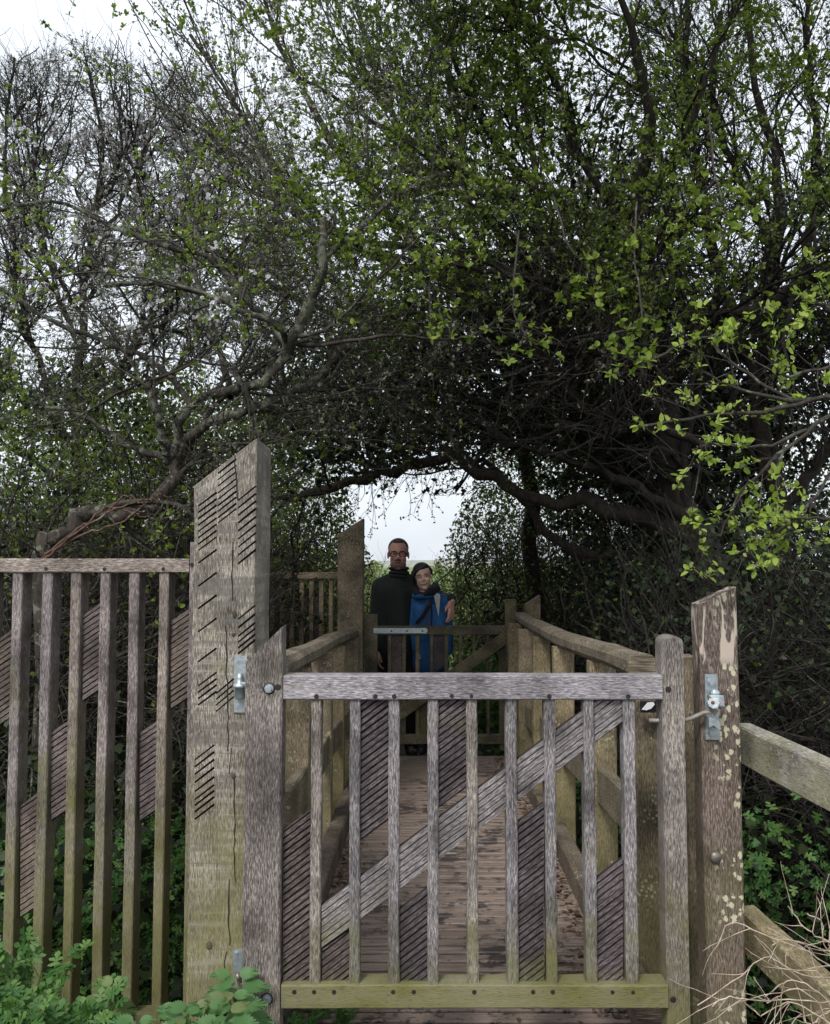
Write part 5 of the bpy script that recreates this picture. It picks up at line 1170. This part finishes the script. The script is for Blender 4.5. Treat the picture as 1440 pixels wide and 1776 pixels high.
for e_ in q_[::3, -1]:
    c_ = np.repeat(e_[None], 30, 0)+rng.normal(size=(30, 3))*np.array((.007, .004, .003)); v, f = leaves_np(c_, nrm(rng.normal(size=c_.shape)), nrm(rng.normal(size=c_.shape)), rng.uniform(.005, .010, len(c_)), DV, DF, .4); npmesh('catkin', v, f, M['catkin'], root)
# hanging leafy twigs over the middle
HT = [[(760,380,3.4,3),(752,450,3.35,3),(745,520,3.3,3),(752,600,3.3,2)], [(1105,350,3.2,3),(1100,420,3.1,3),(1108,500,3.0,3),(1112,560,3.0,3),(1060,578,3.0,2)], [(880,330,3.3,3),(890,420,3.2,3),(905,480,3.2,2),(900,520,3.2,2)], [(960,340,3.3,3),(990,430,3.2,3),(1020,470,3.2,2),(1010,500,3.2,2)], [(1249,575,3.0,4),(1180,600,3.0,4),(1120,628,3.0,4),(1080,618,3.0,3)], [(900,400,3.3,3),(890,520,3.2,3),(905,570,3.2,3),(930,598,3.2,2)], [(1230,200,3.0,3),(1240,300,2.9,3),(1260,380,2.9,3),(1250,420,2.9,2)], [(690,180,3.4,3),(700,260,3.4,3),(715,310,3.4,2)], [(1330,150,3.0,3),(1380,240,2.9,3),(1390,330,2.9,3),(1370,380,2.9,2)], [(520,330,3.4,3),(560,410,3.3,3),(600,460,3.3,2)],[(1180,330,3.2,3),(1150,400,3.1,3),(1080,460,3.1,3),(1040,480,3.1,2)]]
HT = [HT[i] for i in (0, 1, 3, 4, 5, 6)]; hb = limbs_of(HT, 14); hb[:, :, 3] *= .6; p = hb[:, :, :3]; q_, _ = spawn_free(p, 8, .2, 1, (.4, 1.1), (.05, .2), 7)
v1, f1 = tubes_np(p, hb[:, :, 3], 5); v2, f2 = tubes_np(q_, np.full((len(q_), 7), .0018)*np.linspace(1, .5, 7), 4)
npmesh('hanging_twigs', np.vstack([v1, v2]), np.vstack([f1, f2+len(v1)]), M['twiggrey'], W1.root, True)
ends = np.repeat(np.concatenate([q_[:, -1], q_[:, 3]]), 6, 0); d = nrm(rng.normal(size=ends.shape)*.9+np.array((0, 0, .35))); v, f = leaves_np(ends, d, nrm(rng.normal(size=ends.shape)*.6+np.array((0, -.3, .8))), rng.uniform(.018, .038, len(ends)), OV, OF, 1.1); npmesh('foliage', v, f, M['leaf'], W1.root)
# dry straw stems, bottom right
ST = [[(1460,1690,1.45,3),(1400,1650,1.45,2.6),(1330,1625,1.45,2),(1270,1600,1.45,1.6),(1240,1648,1.45,1)], [(1460,1640,1.4,3),(1410,1620,1.4,2.4),(1380,1590,1.4,1.8),(1367,1572,1.4,1.2)], [(1460,1700,1.45,3),(1390,1690,1.45,2.4),(1330,1660,1.45,2),(1290,1690,1.45,1.6),(1210,1744,1.45,1.1)], [(1460,1740,1.4,3),(1380,1735,1.4,2.4),(1310,1735,1.4,2),(1260,1730,1.4,1.5),(1236,1746,1.4,1)], [(1440,1776,1.4,3),(1380,1740,1.4,2.2),(1350,1745,1.4,1.6),(1320,1762,1.4,1.4),(1308,1752,1.4,1)], [(1450,1800,1.4,3),(1400,1775,1.4,2.4),(1390,1760,1.4,2),(1360,1790,1.4,1.4)], [(1460,1660,1.4,3),(1430,1640,1.4,2),(1425,1600,1.4,1.5),(1400,1585,1.4,1)], [(1460,1720,1.4,3),(1420,1690,1.4,2.4),(1400,1640,1.4,1.8),(1360,1630,1.4,1.3),(1340,1640,1.4,1)], [(1460,1770,1.4,3),(1420,1720,1.4,2.4),(1370,1700,1.4,1.8),(1340,1720,1.4,1.3)], [(1440,1790,1.4,3),(1420,1740,1.4,2.4),(1380,1715,1.4,1.8),(1350,1730,1.4,1.3),(1330,1740,1.4,1)], [(1460,1680,1.4,3),(1440,1650,1.4,2),(1440,1610,1.4,1.5)], [(1460,1745,1.4,3),(1430,1760,1.4,2),(1395,1790,1.4,1.5)]]
st = limbs_of(ST, 18); root = thing('dry_grass_tuft', tuple(P(1460, 1800, 1.42)), 'tangled pale dry stems hanging in the bottom right corner', 'dry plant')
p = st[:, :, :3]; q_, _ = spawn_free(p, 5, .1, .95, (.3, 1.0), (.03, .12), 7); v1, f1 = tubes_np(p, np.maximum(st[:, :, 3]*.5, .0007), 5); v2, f2 = tubes_np(q_, np.full((len(q_), 7), .0008)*np.linspace(1, .4, 7), 4)
npmesh('stems', np.vstack([v1, v2]), np.vstack([f1, f2+len(v1)]), M['straw'], root, True)
